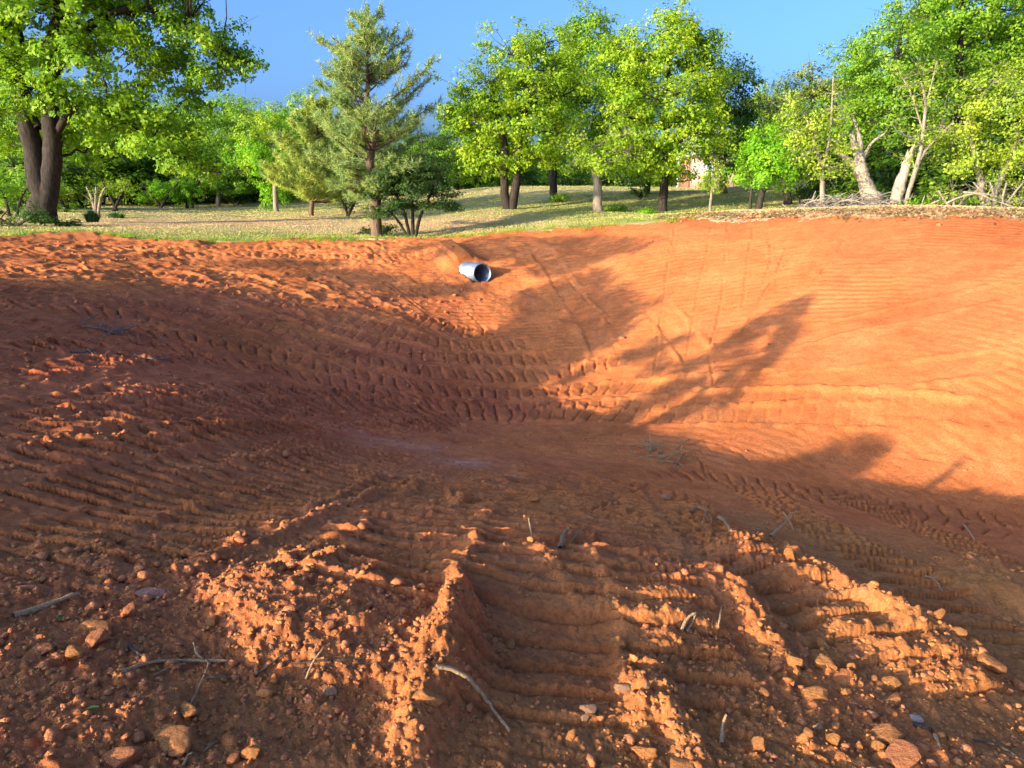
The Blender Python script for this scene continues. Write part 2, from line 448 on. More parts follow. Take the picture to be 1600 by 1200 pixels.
# cleat lines all over the graded bank, left by the machine climbing it
I = np.nonzero((GR > 8.5) & (GR < 26) & (np.abs(GA) < 62) & (DIRT > .05))[0]
x, y = GX[I], GY[I]
rho = np.hypot(x - .6, y - 7.6); th = np.arctan2(x - .6, y - 7.6)
lane = np.floor(th * 9 + .25 * perlin(rho * .3, th * 3, 90))
q = rho / .20 + _h(lane.astype(np.int64), lane.astype(np.int64) * 0, 91) / 4096.0 + .35 * perlin(x * .8, y * .8, 92)
q = q - np.floor(q)
m = np.clip(.55 + .9 * perlin(x * .45, y * .45, 93) + .5 * perlin(x * 2.2, y * 2.2, 94), .05, 1.2) * DIRT[I] * sstep(8.5, 10, GR[I]) * (1 - SMOOTHED[I])
Z[I] += .022 * (1 + .7 * sstep(2, -2, x)) * m * (sstep(0, .25, q) * (1 - q) - .3)
# coarser crumbs on the banks further off
I = np.nonzero((GR > 6) & (GR < 27) & (np.abs(GA) < 62) & (DIRT > .05))[0]
x, y = GX[I], GY[I]
left = sstep(3.0, -4.0, x)
crumb = np.clip(-.12 + 1.15 * left + .5 * perlin(x * .5, y * .5, 88), 0, 1) * sstep(6, 9, GR[I]) * DIRT[I]
Z[I] += crumb * (lumps(x, y, .14, 301, .4) * .32 + lumps(x, y, .3, 311, .10) * .25 + fbm(x * 5, y * 5, 63, 3, .6) * .012)
Z[I] += (1 - left) * DIRT[I] * (fbm(x * 3.5, y * 3.5, 67, 3, .6) * .005)

# the culvert's bore is open: no earth inside the pipe
_pc = at(751, 438)
PIPE_AX = np.array([.47, -.87, .06]); PIPE_AX /= np.linalg.norm(PIPE_AX); PIPE_R = .265
PIPE_MOUTH = np.array([_pc[0], _pc[1], float(macro(*_pc)) + PIPE_R * .74]) + PIPE_AX * .10
_d = np.stack([GX - PIPE_MOUTH[0], GY - PIPE_MOUTH[1]], 1); _hx = PIPE_AX[:2] / np.linalg.norm(PIPE_AX[:2])
_along = -(_d @ _hx); _lat = np.abs(_d @ np.array([-_hx[1], _hx[0]]))
I = np.nonzero((_along > .03) & (_along < 2.3) & (_lat < PIPE_R * .92))[0]
Z[I] = np.minimum(Z[I], PIPE_MOUTH[2] - PIPE_R - .12 - PIPE_AX[2] * _along[I])
I = np.nonzero((_along > .75) & (_along < 3.2) & (_lat > PIPE_R * .92) & (_lat < .75))[0]
Z[I] += .22 * sstep(.75, 1.3, _along[I]) * (1 - sstep(2.2, 3.2, _along[I])) * (1 - sstep(.3, .75, _lat[I]))
I = np.nonzero((_along > .95) & (_along < 2.6) & (_lat < PIPE_R * .92))[0]
Z[I] = np.maximum(Z[I], macro(GX[I], GY[I]) + .30 * sstep(.9, 1.25, _along[I]))

# colour of the soil itself: maroon clay low on the left and on the floor, chalky spots on the floor
n1 = fbm(GX * .35, GY * .35, 44, 4); n2 = fbm(GX * 1.6, GY * 1.6, 45, 4)
MAROON = np.clip(.1 + .95 * sstep(2.5, -3.5, GX + .12 * GY - 1.5 + n1 * 2.2) * sstep(19, 13, GR + n1 * 3) + .35 * n2 * sstep(6, 0, GX), 0, 1)
for (px, py, r, a) in [(625, 696, .5, .30), (722, 722, .24, .6), (590, 690, .4, .2), (800, 742, .12, .5), (655, 702, .35, .35), (205, 920, .06, .5), (590, 700, .25, .2)]:
    c = at(px, py)
    PALE = np.maximum(PALE, a * np.exp(-(((GX - c[0]) / (r * 1.2)) ** 2 + ((GY - c[1]) / r) ** 2)) * np.clip(.75 + .9 * n2 + .8 * perlin(GX * 6, GY * 6, 46), 0, 1.2))

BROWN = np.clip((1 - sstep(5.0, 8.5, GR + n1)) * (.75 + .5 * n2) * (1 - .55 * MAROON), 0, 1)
RED = np.clip(sstep(-.5, .7, Z0 + .35 * n1) * (.6 + .5 * n2) * DIRT * sstep(8, 12, GR), 0, .85)
def mat_dirt():
    m, nt, N, L, B = new_mat('red_clay_earth')
    co = N.new('ShaderNodeTexCoord')
    def noise(scale, det=6, rough=.6, dist=0):
        n = N.new('ShaderNodeTexNoise'); n.inputs['Scale'].default_value = scale; n.inputs['Detail'].default_value = det
        n.inputs['Roughness'].default_value = rough; n.inputs['Distortion'].default_value = dist
        L.new(co.outputs['Object'], n.inputs['Vector']); return n.outputs['Fac']
    def ramp(src, stops):
        r = N.new('ShaderNodeValToRGB'); L.new(src, r.inputs['Fac'])
        e = r.color_ramp.elements
        e[0].position, e[0].color = stops[0][0], (*stops[0][1], 1); e[1].position, e[1].color = stops[-1][0], (*stops[-1][1], 1)
        for p, c in stops[1:-1]:
            k = e.new(p); k.color = (*c, 1)
        return r.outputs['Color']
    def mix(f, a, b, mode='MIX'):
        x = N.new('ShaderNodeMix'); x.data_type = 'RGBA'; x.blend_type = mode
        if isinstance(f, float): x.inputs['Factor'].default_value = f
        else: L.new(f, x.inputs['Factor'])
        L.new(a, x.inputs['A']) if not isinstance(a, tuple) else x.inputs['A'].__setattr__('default_value', (*a, 1))
        L.new(b, x.inputs['B']) if not isinstance(b, tuple) else x.inputs['B'].__setattr__('default_value', (*b, 1))
        return x.outputs['Result']
    def attr(n):
        a = N.new('ShaderNodeAttribute'); a.attribute_name = n; return a.outputs['Fac']
    orange = ramp(noise(1.3, 8, .65), [(.3, (.60, .178, .046)), (.5, (.66, .195, .056)), (.7, (.70, .24, .074))])
    maroon = ramp(noise(2.1, 8, .7), [(.3, (.50, .126, .050)), (.55, (.58, .163, .064)), (.75, (.63, .202, .086))])
    c = mix(attr('maroon'), orange, maroon)
    c = mix(attr('red'), c, ramp(noise(1.7, 8, .65), [(.3, (.54, .135, .036)), (.55, (.62, .165, .046)), (.75, (.68, .205, .064))]))
    dry = ramp(noise(.42, 5, .6, .4), [(.36, (.76, .73, .70)), (.52, (1, 1, 1)), (.66, (1.08, 1.12, 1.12))])
    c = mix(.9, c, dry, 'MULTIPLY')
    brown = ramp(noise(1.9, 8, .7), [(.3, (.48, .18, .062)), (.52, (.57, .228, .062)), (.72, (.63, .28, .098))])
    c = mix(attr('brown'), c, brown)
    speck = ramp(noise(38, 5, .7), [(.32, (.55, .52, .52)), (.5, (1, 1, 1)), (.72, (1.2, 1.2, 1.2))])
    c = mix(.75, c, speck, 'MULTIPLY')
    patch = ramp(noise(5.5, 6, .7, .6), [(.38, (.74, .72, .72)), (.55, (1, 1, 1)), (.7, (1.12, 1.12, 1.12))])
    c = mix(.8, c, patch, 'MULTIPLY')
    c = mix(attr('pale'), c, (.68, .42, .28))
    L.new(c, B.inputs['Base Color'])
    B.inputs['Roughness'].default_value = .95
    B.inputs['Specular IOR Level'].default_value = .12
    b1 = N.new('ShaderNodeBump'); b1.inputs['Strength'].default_value = .8; b1.inputs['Distance'].default_value = .014
    L.new(noise(95, 6, .7), b1.inputs['Height'])
    b2 = N.new('ShaderNodeBump'); b2.inputs['Strength'].default_value = .6; b2.inputs['Distance'].default_value = .04
    L.new(noise(16, 7, .72), b2.inputs['Height']); L.new(b1.outputs['Normal'], b2.inputs['Normal'])
    L.new(b2.outputs['Normal'], B.inputs['Normal'])
    return m

def mat_lawn():
    m, nt, N, L, B = new_mat('mown_spring_lawn')
    co = N.new('ShaderNodeTexCoord')
    def noise(scale, det=6, rough=.6):
        n = N.new('ShaderNodeTexNoise'); n.inputs['Scale'].default_value = scale; n.inputs['Detail'].default_value = det; n.inputs['Roughness'].default_value = rough
        L.new(co.outputs['Object'], n.inputs['Vector']); return n.outputs['Fac']
    r = N.new('ShaderNodeValToRGB'); e = r.color_ramp.elements
    e[0].position, e[0].color = .36, (.30, .28, .08, 1); e[1].position, e[1].color = .70, (.62, .38, .20, 1)
    k = e.new(.46); k.color = (.44, .35, .14, 1); k = e.new(.58); k.color = (.56, .39, .19, 1)
    a = N.new('ShaderNodeAttribute'); a.attribute_name = 'bare'
    mt = N.new('ShaderNodeMath'); mt.operation = 'ADD'
    L.new(noise(.33, 7, .6), mt.inputs[0]); L.new(a.outputs['Fac'], mt.inputs[1]); L.new(mt.outputs[0], r.inputs['Fac'])
    x = N.new('ShaderNodeMix'); x.data_type = 'RGBA'; x.blend_type = 'MULTIPLY'; x.inputs['Factor'].default_value = .8
    r2 = N.new('ShaderNodeValToRGB'); r2.color_ramp.elements[0].position = .3; r2.color_ramp.elements[0].color = (.62, .66, .6, 1); r2.color_ramp.elements[1].position = .7; r2.color_ramp.elements[1].color = (1.2, 1.2, 1.15, 1)
    L.new(noise(9, 8, .75), r2.inputs['Fac'])
    L.new(r.outputs['Color'], x.inputs['A']); L.new(r2.outputs['Color'], x.inputs['B'])
    L.new(x.outputs['Result'], B.inputs['Base Color'])
    B.inputs['Roughness'].default_value = .9; B.inputs['Specular IOR Level'].default_value = .1
    b = N.new('ShaderNodeBump'); b.inputs['Strength'].default_value = .8; b.inputs['Distance'].default_value = .05
    L.new(noise(30, 4, .7), b.inputs['Height']); L.new(b.outputs['Normal'], B.inputs['Normal'])
    return m

MAT_DIRT, MAT_LAWN = mat_dirt(), mat_lawn()
BARE = np.zeros_like(Z)
for (px, py, r, a) in [(330, 350, 4, .16), (420, 345, 4, .12), (200, 350, 4, .12), (560, 352, 3, .12), (700, 352, 3.5, .12), (760, 340, 3, .06), (930, 288, 6, .16), (300, 372, 5, -.12), (480, 325, 8, -.06), (950, 345, 3, -.12), (1100, 320, 7, -.16), (880, 320, 8, -.12), (1350, 335, 8, .16), (1230, 335, 5, .14)]:
    c = at(px, py)
    BARE += a * np.exp(-(((GX - c[0]) / r) ** 2 + ((GY - c[1]) / r) ** 2))

def build_ground():
    ii, jj = np.meshgrid(np.arange(NR - 1), np.arange(NA), indexing='ij')
    a = (ii * NA + jj).ravel(); b = (ii * NA + (jj + 1) % NA).ravel()
    c = a + NA; d = b + NA
    q = np.stack([a, b, d, c], 1)[:, ::-1]
    fe = EDGE[q].mean(1)
    V = np.stack([GX, GY, Z], 1)
    for name, sel, mat in (('bare_earth', fe < 0, MAT_DIRT), ('lawn', fe >= 0, MAT_LAWN)):
        f = q[sel]
        used, inv = np.unique(f.ravel(), return_inverse=True)
        vv = V[used]; ff = inv.reshape(-1, 4)
        faces = [ff]
        if name == 'bare_earth':
            ring = np.searchsorted(used, np.arange(NA))
            vv = np.vstack([vv, [[0, 0, float(Z[:NA].mean())]]])
            faces.append(np.stack([np.full(NA, len(vv) - 1), np.roll(ring, -1), ring], 1))
        me = mesh_np(name, vv, faces, smooth=True)
        for an, arr in (('maroon', MAROON), ('pale', PALE), ('brown', BROWN), ('red', RED), ('bare', BARE)):
            v = arr[used].astype(np.float32)
            if len(vv) > len(used): v = np.append(v, 0).astype(np.float32)
            at_ = me.attributes.new(an, 'FLOAT', 'POINT'); at_.data.foreach_set('value', v)
        o = link(name, me, mat)
        tag(o, kind='structure')
build_ground()
# ------------------------------------------------------------------ materials of the plants
def leaf_mat(name, cols, trans=.48, tint=(1.15, 1.25, .55)):
    m, nt, N, L, B = new_mat(name)
    g = N.new('ShaderNodeNewGeometry')
    r = N.new('ShaderNodeValToRGB'); L.new(g.outputs['Random Per Island'], r.inputs['Fac'])
    e = r.color_ramp.elements
    if name.endswith('leaf') and 'dry' not in name: cols = [tuple(min(.6, v * 1.28) for v in c) for c in cols]
    e[0].position, e[0].color = 0, (*cols[0], 1); e[1].position, e[1].color = 1, (*cols[-1], 1)
    for i, c in enumerate(cols[1:-1]):
        k = e.new((i + 1) / (len(cols) - 1)); k.color = (*c, 1)
    B.inputs['Roughness'].default_value = .55; B.inputs['Specular IOR Level'].default_value = .25
    co = N.new('ShaderNodeTexCoord'); nz = N.new('ShaderNodeTexNoise'); nz.inputs['Scale'].default_value = 1.1; nz.inputs['Detail'].default_value = 3
    L.new(co.outputs['Object'], nz.inputs['Vector'])
    tr = N.new('ShaderNodeValToRGB'); tr.color_ramp.elements[0].position = .36; tr.color_ramp.elements[0].color = (.76, .86, .86, 1); tr.color_ramp.elements[1].position = .64; tr.color_ramp.elements[1].color = (1.28, 1.12, 1.0, 1)
    L.new(nz.outputs['Fac'], tr.inputs['Fac'])
    tm = N.new('ShaderNodeMix'); tm.data_type = 'RGBA'; tm.blend_type = 'MULTIPLY'; tm.inputs['Factor'].default_value = 1
    L.new(r.outputs['Color'], tm.inputs['A']); L.new(tr.outputs['Color'], tm.inputs['B'])
    L.new(tm.outputs['Result'], B.inputs['Base Color'])
    t = N.new('ShaderNodeBsdfTranslucent')
    x = N.new('ShaderNodeMix'); x.data_type = 'RGBA'; x.blend_type = 'MULTIPLY'; x.inputs['Factor'].default_value = 1
    L.new(tm.outputs['Result'], x.inputs['A']); x.inputs['B'].default_value = (*tint, 1)
    L.new(x.outputs['Result'], t.inputs['Color'])
    s = N.new('ShaderNodeMixShader'); s.inputs['Fac'].default_value = trans
    L.new(B.outputs['BSDF'], s.inputs[1]); L.new(t.outputs['BSDF'], s.inputs[2])
    L.new(s.outputs['Shader'], N['Material Output'].inputs['Surface'])
    return m
def bark_mat(name, a, b, scale=6.0):
    m, nt, N, L, B = new_mat(name)
    co = N.new('ShaderNodeTexCoord'); mp = N.new('ShaderNodeMapping'); mp.inputs['Scale'].default_value = (scale, scale, scale * .22)
    n = N.new('ShaderNodeTexNoise'); n.inputs['Scale'].default_value = 2.5; n.inputs['Detail'].default_value = 7; n.inputs['Roughness'].default_value = .7
    L.new(co.outputs['Object'], mp.inputs['Vector']); L.new(mp.outputs['Vector'], n.inputs['Vector'])
    r = N.new('ShaderNodeValToRGB'); r.color_ramp.elements[0].position = .35; r.color_ramp.elements[1].position = .68
    r.color_ramp.elements[0].color = (*a, 1); r.color_ramp.elements[1].color = (*b, 1)
    L.new(n.outputs['Fac'], r.inputs['Fac']); L.new(r.outputs['Color'], B.inputs['Base Color'])
    B.inputs['Roughness'].default_value = .95; B.inputs['Specular IOR Level'].default_value = .1
    bp = N.new('ShaderNodeBump'); bp.inputs['Strength'].default_value = .9; bp.inputs['Distance'].default_value = .04
    L.new(n.outputs['Fac'], bp.inputs['Height']); L.new(bp.outputs['Normal'], B.inputs['Normal'])
    return m
LEAF = {
    'oak': leaf_mat('oak_leaf', [(.11, .22, .014), (.18, .30, .018), (.25, .36, .024), (.14, .25, .02)]),
    'oakgold': leaf_mat('young_oak_leaf', [(.15, .25, .014), (.23, .34, .018), (.31, .40, .026), (.18, .29, .02)]),
    'green': leaf_mat('green_leaf', [(.10, .21, .018), (.17, .30, .02), (.23, .35, .028), (.13, .25, .02)]),
    'bright': leaf_mat('bright_leaf', [(.11, .27, .012), (.18, .37, .016), (.25, .42, .024)]),
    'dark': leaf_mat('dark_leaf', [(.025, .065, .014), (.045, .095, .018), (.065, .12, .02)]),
    'yellow': leaf_mat('yellow_green_leaf', [(.19, .27, .02), (.27, .36, .03), (.34, .40, .05)]),
    'pine': leaf_mat('pine_needle', [(.23, .34, .10), (.31, .43, .12), (.38, .48, .14), (.17, .27, .085)], trans=.4, tint=(1, 1, .8)),
    'pinegold': leaf_mat('young_pine_needle', [(.32, .43, .08), (.42, .52, .11), (.50, .56, .14)], trans=.3, tint=(1, 1, .8)),
    'daffodil': leaf_mat('daffodil_blade', [(.07, .15, .05), (.10, .20, .07)]),
    'olive': leaf_mat('olive_leaf', [(.12, .17, .035), (.19, .24, .05), (.25, .28, .07), (.15, .19, .04)]),
    'dry': leaf_mat('dry_leaf', [(.36, .22, .11), (.42, .27, .14), (.30, .18, .09)]),
}
BARK = {
    'oak': bark_mat('oak_bark', (.022, .017, .014), (.075, .056, .043)),
    'grey': bark_mat('grey_bark', (.16, .12, .085), (.36, .29, .21)),
    'pine': bark_mat('pine_bark', (.09, .052, .034), (.24, .15, .10)),
    'dead': bark_mat('dead_wood', (.28, .21, .145), (.52, .42, .30)),
    'twig': bark_mat('grey_twig', (.17, .135, .11), (.36, .30, .25), 20),
}

# ------------------------------------------------------------------ plant geometry
def P3(px, py, y):
    return np.array(sight(px, py, y))
def mpp(y):                                   # metres per photograph pixel at a distance
    return y / 1.03 / FPX
class Tubes:
    def __init__(s): s.V, s.F, s.n = [], [], 0
    def add(s, P, R, sides=5, cap=True):
        P = np.asarray(P, float); R = np.asarray(R, float); m = len(P)
        T = np.gradient(P, axis=0); T /= np.linalg.norm(T, axis=1)[:, None] + 1e-9
        up = np.array([0, 0, 1.]) if abs(T[0, 2]) < .9 else np.array([1., 0, 0])
        a = np.linspace(0, 2 * math.pi, sides, endpoint=False)
        ring = []
        for i in range(m):
            b = np.cross(T[i], up); b /= np.linalg.norm(b) + 1e-9
            c = np.cross(b, T[i])
            up = c
            ring.append(P[i] + R[i] * (np.cos(a)[:, None] * b + np.sin(a)[:, None] * c))
        s.V.append(np.vstack(ring))
        k = np.arange(sides); k2 = (k + 1) % sides
        for i in range(m - 1):
            o = s.n + i * sides
            s.F.append(np.stack([o + k, o + k2, o + sides + k2, o + sides + k], 1))
        s.n += m * sides
        if cap:
            s.V.append(P[-1:] + T[-1:] * R[-1] * .5)
            o = s.n - sides
            s.F.append(np.stack([o + k, o + k2, np.full(sides, s.n), np.full(sides, s.n)], 1))
            s.n += 1
    def arrays(s):
        F = np.vstack(s.F)
        tri = F[:, 2] == F[:, 3]
        return np.vstack(s.V), F[~tri], F[tri][:, :3]
def leaves(centers, outward, per, rad, length, width, r=None, flat=.65, droop=0.0, updir=.5):
    r = r or rng
    n = len(centers) * per
    C = np.repeat(centers, per, 0); O = np.repeat(outward, per, 0)
    off = r.normal(size=(n, 3)); off *= (r.random((n, 1)) ** .45) / (np.linalg.norm(off, axis=1)[:, None] + 1e-9)
    off[:, 2] *= flat
    rr = rad if np.isscalar(rad) else np.repeat(rad, per)[:, None]
    p = C + off * rr
    nrm = O * .7 + np.array([0, 0, updir]) + r.normal(size=(n, 3)) * .4 + off * .5
    nrm /= np.linalg.norm(nrm, axis=1)[:, None]
    t = np.cross(nrm, r.normal(size=(n, 3))); t[:, 2] -= droop
    t -= nrm * (t * nrm).sum(1)[:, None]
    t /= np.linalg.norm(t, axis=1)[:, None] + 1e-9
    b = np.cross(nrm, t)
    k_ = .45 + 1.0 * r.random((n, 1)); L = length * k_ * (.85 + .3 * r.random((n, 1))); W = width * k_ * (.75 + .5 * r.random((n, 1)))
    q = np.stack([p - t * L * .5, p + b * W * .5 + nrm * W * .18, p + t * L * .5, p - b * W * .5 + nrm * W * .18], 1).reshape(-1, 3)
    return q, np.arange(n * 4).reshape(-1, 4)
def needles(centers, axis, per, length, width, spread=.9, r=None):
    r = r or rng
    n = len(centers) * per
    C = np.repeat(centers, per, 0); A = np.repeat(axis, per, 0)
    d = A + r.normal(size=(n, 3)) * spread; d /= np.linalg.norm(d, axis=1)[:, None]
    b = np.cross(d, r.normal(size=(n, 3))); b /= np.linalg.norm(b, axis=1)[:, None] + 1e-9
    L = length * (.7 + .6 * r.random((n, 1)))
    s = C - A * (r.random((n, 1)) * length * 1.2)
    q = np.stack([s - b * width * .5, s + b * width * .5, s + d * L], 1).reshape(-1, 3)
    return q, np.arange(n * 3).reshape(-1, 3)

def lump_crown(lobes, r, dens, shell=.5):
    """clump centres, outward directions and lobe number for a crown made of overlapping rounded masses"""
    C, O, K = [], [], []
    for k, (c, R) in enumerate(lobes):
        m = max(3, int(dens * (R[0] * R[1] + R[1] * R[2] + R[0] * R[2]) / 3 * 4))
        d = r.normal(size=(m, 3)); d /= np.linalg.norm(d, axis=1)[:, None]
        f = shell + (1 - shell) * r.random((m, 1)) ** .6
        f *= 1 + .18 * r.normal(size=(m, 1))
        C.append(c + d * f * R); O.append(d); K.append(np.full(m, k))
    return np.vstack(C), np.vstack(O), np.concatenate(K)
def curve3(a, b, sag, n=7, r=None, wob=.05):
    t = np.linspace(0, 1, n)[:, None]
    mid = (a + b) / 2 + np.array([0, 0, sag])
    p = (1 - t) ** 2 * a + 2 * t * (1 - t) * mid + t ** 2 * b
    if r is not None:
        d = np.linalg.norm(b - a); p[1:-1] += r.normal(size=(n - 2, 3)) * wob * d
    return p
def make_tree(name, label, cat, base, stems, lobes, leaf='oak', bark='oak', per=34, more=2.2, clump=.42, dens=5.0, size=.15, aspect=.62, seed=1, twigs=True, group=None, shell=.45,
              limbs=(), bare=0.07, flat=.65, kind=None, updir=.5):
    """a broadleaved tree standing at base. stems: lists of (point, radius); lobes: (centre, radii); limbs: extra (points, radii).
    bare is the share of the clumps left as leafless twigs"""
    r = np.random.default_rng(seed)
    root = empty(name, base); tag(root, label, cat, group)
    B = np.array(base)
    tb, tw = Tubes(), Tubes()
    nodes, nr = [], []
    for st in stems:
        P = spline([p for p, _ in st], .35); R = np.interp(np.linspace(0, 1, len(P)), np.linspace(0, 1, len(st)), [q for _, q in st])
        P = P + r.normal(size=P.shape) * R[:, None] * .10
        tb.add(P - B, R, 9)
        nodes.append(P); nr.append(R)
    for pts, rad in limbs:
        P = spline(pts, .3); R = np.interp(np.linspace(0, 1, len(P)), np.linspace(0, 1, len(rad)), rad)
        tb.add(P - B, R, 6); nodes.append(P); nr.append(R)
    N0 = np.vstack(nodes); R0 = np.concatenate(nr)
    Call, Oall, K = lump_crown(lobes, r, dens, shell)
    br, brr = [N0], [R0]
    for k, (c, R) in enumerate(lobes):
        d = np.linalg.norm((N0 - c) * [1, 1, 1], axis=1) + 2.0 * np.maximum(0, N0[:, 2] - c[2] + .1)
        if d.min() < .35: continue
        j = int(np.argmin(d)); a = N0[j]
        p = curve3(a, c, .12 * np.linalg.norm(c - a), 8, r, .035)
        r0 = min(R0[j] * .6, .022 * np.linalg.norm(c - a) + .02)
        rad = np.linspace(r0, r0 * .3, len(p))
        tb.add(p - B, rad, 5); br.append(p); brr.append(rad)
    N1 = np.vstack(br)
    if twigs:
        for i in range(len(Call)):
            d = np.linalg.norm(N1 - Call[i], axis=1)
            j = int(np.argmin(d + .5 * np.maximum(0, N1[:, 2] - Call[i, 2])))
            p = curve3(N1[j], Call[i], .06 * d[j], 4, r, .05)
            w = .010 + .006 * d[j]
            tw.add(p - B, np.linspace(w, .005, 4), 3, cap=False)
            if r.random() < .35 + bare:
                e = Call[i] + Oall[i] * clump * (.5 + r.random()) + r.normal(size=3) * .15
                tw.add(curve3(p[-1], e, .03, 3) - B, [.007, .005, .003], 3, cap=False)
    V, Q, T3 = tb.arrays()
    link('trunk', mesh_np('trunk', V, [Q, T3], True), BARK[bark], root)
    keep = r.random(len(Call)) >= bare
    V, Q = leaves(Call[keep] - B, Oall[keep], int(per * more * .92), clump * (.7 + .6 * r.random(keep.sum())), size * .75, size * .75 * aspect, r, flat, updir=updir)
    mats = [LEAF[leaf]]; Fs = [Q]; nleaf = len(Q)
    if tw.n:
        V2, Q2, T2 = tw.arrays()
        Fs = [Q, np.vstack([Q2]) + len(V)]; V = np.vstack([V, V2]); mats.append(BARK['twig' if bark in ('grey', 'dead') else bark])
    me = mesh_np('crown', V, Fs)
    for m in mats: me.materials.append(m)
    if len(mats) > 1:
        mi = np.zeros(len(me.polygons), np.int32); mi[nleaf:] = 1
        me.polygons.foreach_set('material_index', mi)
    link('crown', me, None, root)
    return root
def px_tree(name, label, cat, Y, stems, lobes, seed=1, **k):
    """stems: lists of (px, py, width px[, nearer/farther m]); lobes: (px, py, rx px, ry px[, nearer/farther m])"""
    s = mpp(Y)
    b0 = stems[0][0]
    g = P3(b0[0], b0[1], Y)
    gz = float(macro(g[0], g[1])) - .06
    shift = gz - g[2]
    S = [[(P3(q[0], q[1], Y + (q[3] if len(q) > 3 else 0)) + [0, 0, shift if i == 0 else 0], q[2] * s / 2) for i, q in enumerate(st)] for st in stems]
    r = np.random.default_rng(seed + 5)
    grow = k.pop('grow', 1.14)
    Lb = []
    for q in lobes:
        rx, rz = q[2] * s * grow, q[3] * s * grow
        dy = q[4] if len(q) > 4 else r.uniform(-.5, .5) * rx
        Lb.append((P3(q[0], q[1], Y + dy), np.array([rx, min(max(rx, rz) * .95, rx * 1.1), rz])))
    lim = [([P3(a, b, Y + c) for a, b, c in pts], [w * s / 2 for w in wd]) for pts, wd in k.pop('limbs', [])]
    return make_tree(name, label, cat, (g[0], g[1], gz), S, Lb, seed=seed, limbs=lim, **k)

def make_pine(name, label, base, top, width, seed, leaf='pine', start=.12, whorls=17, per=26, length=.2, nwidth=.02, trunk=.17, tilt=.0, lower_droop=.15, profile=None, nb=6):
    r = np.random.default_rng(seed)
    B = np.array(base); Tp = np.array(top)
    root = empty(name, base); tag(root, label, 'tree')
    H = np.linalg.norm(Tp - B)
    tb = Tubes()
    tt = np.linspace(0, 1, 16)[:, None]
    P = B + (Tp - B) * tt + r.normal(size=(16, 3)) * .012 * H * np.array([1, 1, 0]) * np.sin(tt * 3.1)
    tb.add(P - B, np.linspace(trunk, .02, 16), 9)
    Cn, Ax = [], []
    prof = profile or (lambda t: (1 - t) ** .75)
    for w in range(whorls):
        t = start + (1 - start) * (w + r.uniform(-.3, .3)) / whorls
        t = min(max(t, start), .985)
        o = P[0] + (P[-1] - P[0]) * t
        o = np.array([np.interp(t, tt[:, 0], P[:, i]) for i in range(3)])
        a0 = r.uniform(0, 6.28)
        for b in range(nb):
            if r.random() < .14: continue
            az = a0 + b * 6.283 / nb + r.uniform(-.35, .35)
            ln = width * prof(t) * r.uniform(.42, 1.15) + .18
            rise = .5 * t + .10 - lower_droop * (1 - t) + r.uniform(-.25, .3)
            d = np.array([math.cos(az), math.sin(az), rise])
            n = 7
            s = np.linspace(0, 1, n)[:, None]
            p = o + d * ln * s + np.array([0, 0, 1]) * (.14 * ln) * s ** 2.2 + r.normal(size=(n, 3)) * .02 * ln * s
            tb.add(p - B, np.linspace(.018 + .012 * ln, .006, n), 4, cap=False)
            m = max(5, int(ln * 10))
            for q in range(m):
                f = .28 + .72 * (q + r.random()) / m
                c = np.array([np.interp(f, s[:, 0], p[:, i]) for i in range(3)])
                side = np.cross(d, [0, 0, 1.]); side /= np.linalg.norm(side)
                sd = (1 if q % 2 else -1) * (1 - .55 * f) * ln * r.uniform(.10, .42)
                e = c + side * sd + d * abs(sd) * .7 + np.array([0, 0, 1]) * (abs(sd) * .3 + r.uniform(-.10, .22))
                tb.add(np.array([c, (c + e) / 2 + [0, 0, .02], e]) - B, [.009, .007, .004], 3, cap=False)
                ax = e - c; ax /= np.linalg.norm(ax) + 1e-9
                for u in ((.5, 1.0) if r.random() < .8 else (1.0,)):
                    Cn.append(c + (e - c) * u); Ax.append(ax + [0, 0, .45])
            Cn.append(p[-1]); Ax.append(d / np.linalg.norm(d) + [0, 0, .5])
    Cn.append(P[-1]); Ax.append(np.array([0, 0, 1.]))
    Ax = np.array(Ax); Ax /= np.linalg.norm(Ax, axis=1)[:, None]
    V, Q, T3 = tb.arrays()
    link('trunk', mesh_np('trunk', V, [Q, T3], True), BARK['pine'], root)
    V, T = needles(np.array(Cn) - B, Ax, per, length, nwidth, 1.15, r)
    link('crown', mesh_np('crown', V, T), LEAF[leaf], root)
    return root

def px_base(px, py, Y):
    g = P3(px, py, Y); return np.array([g[0], g[1], float(macro(g[0], g[1])) - .06])
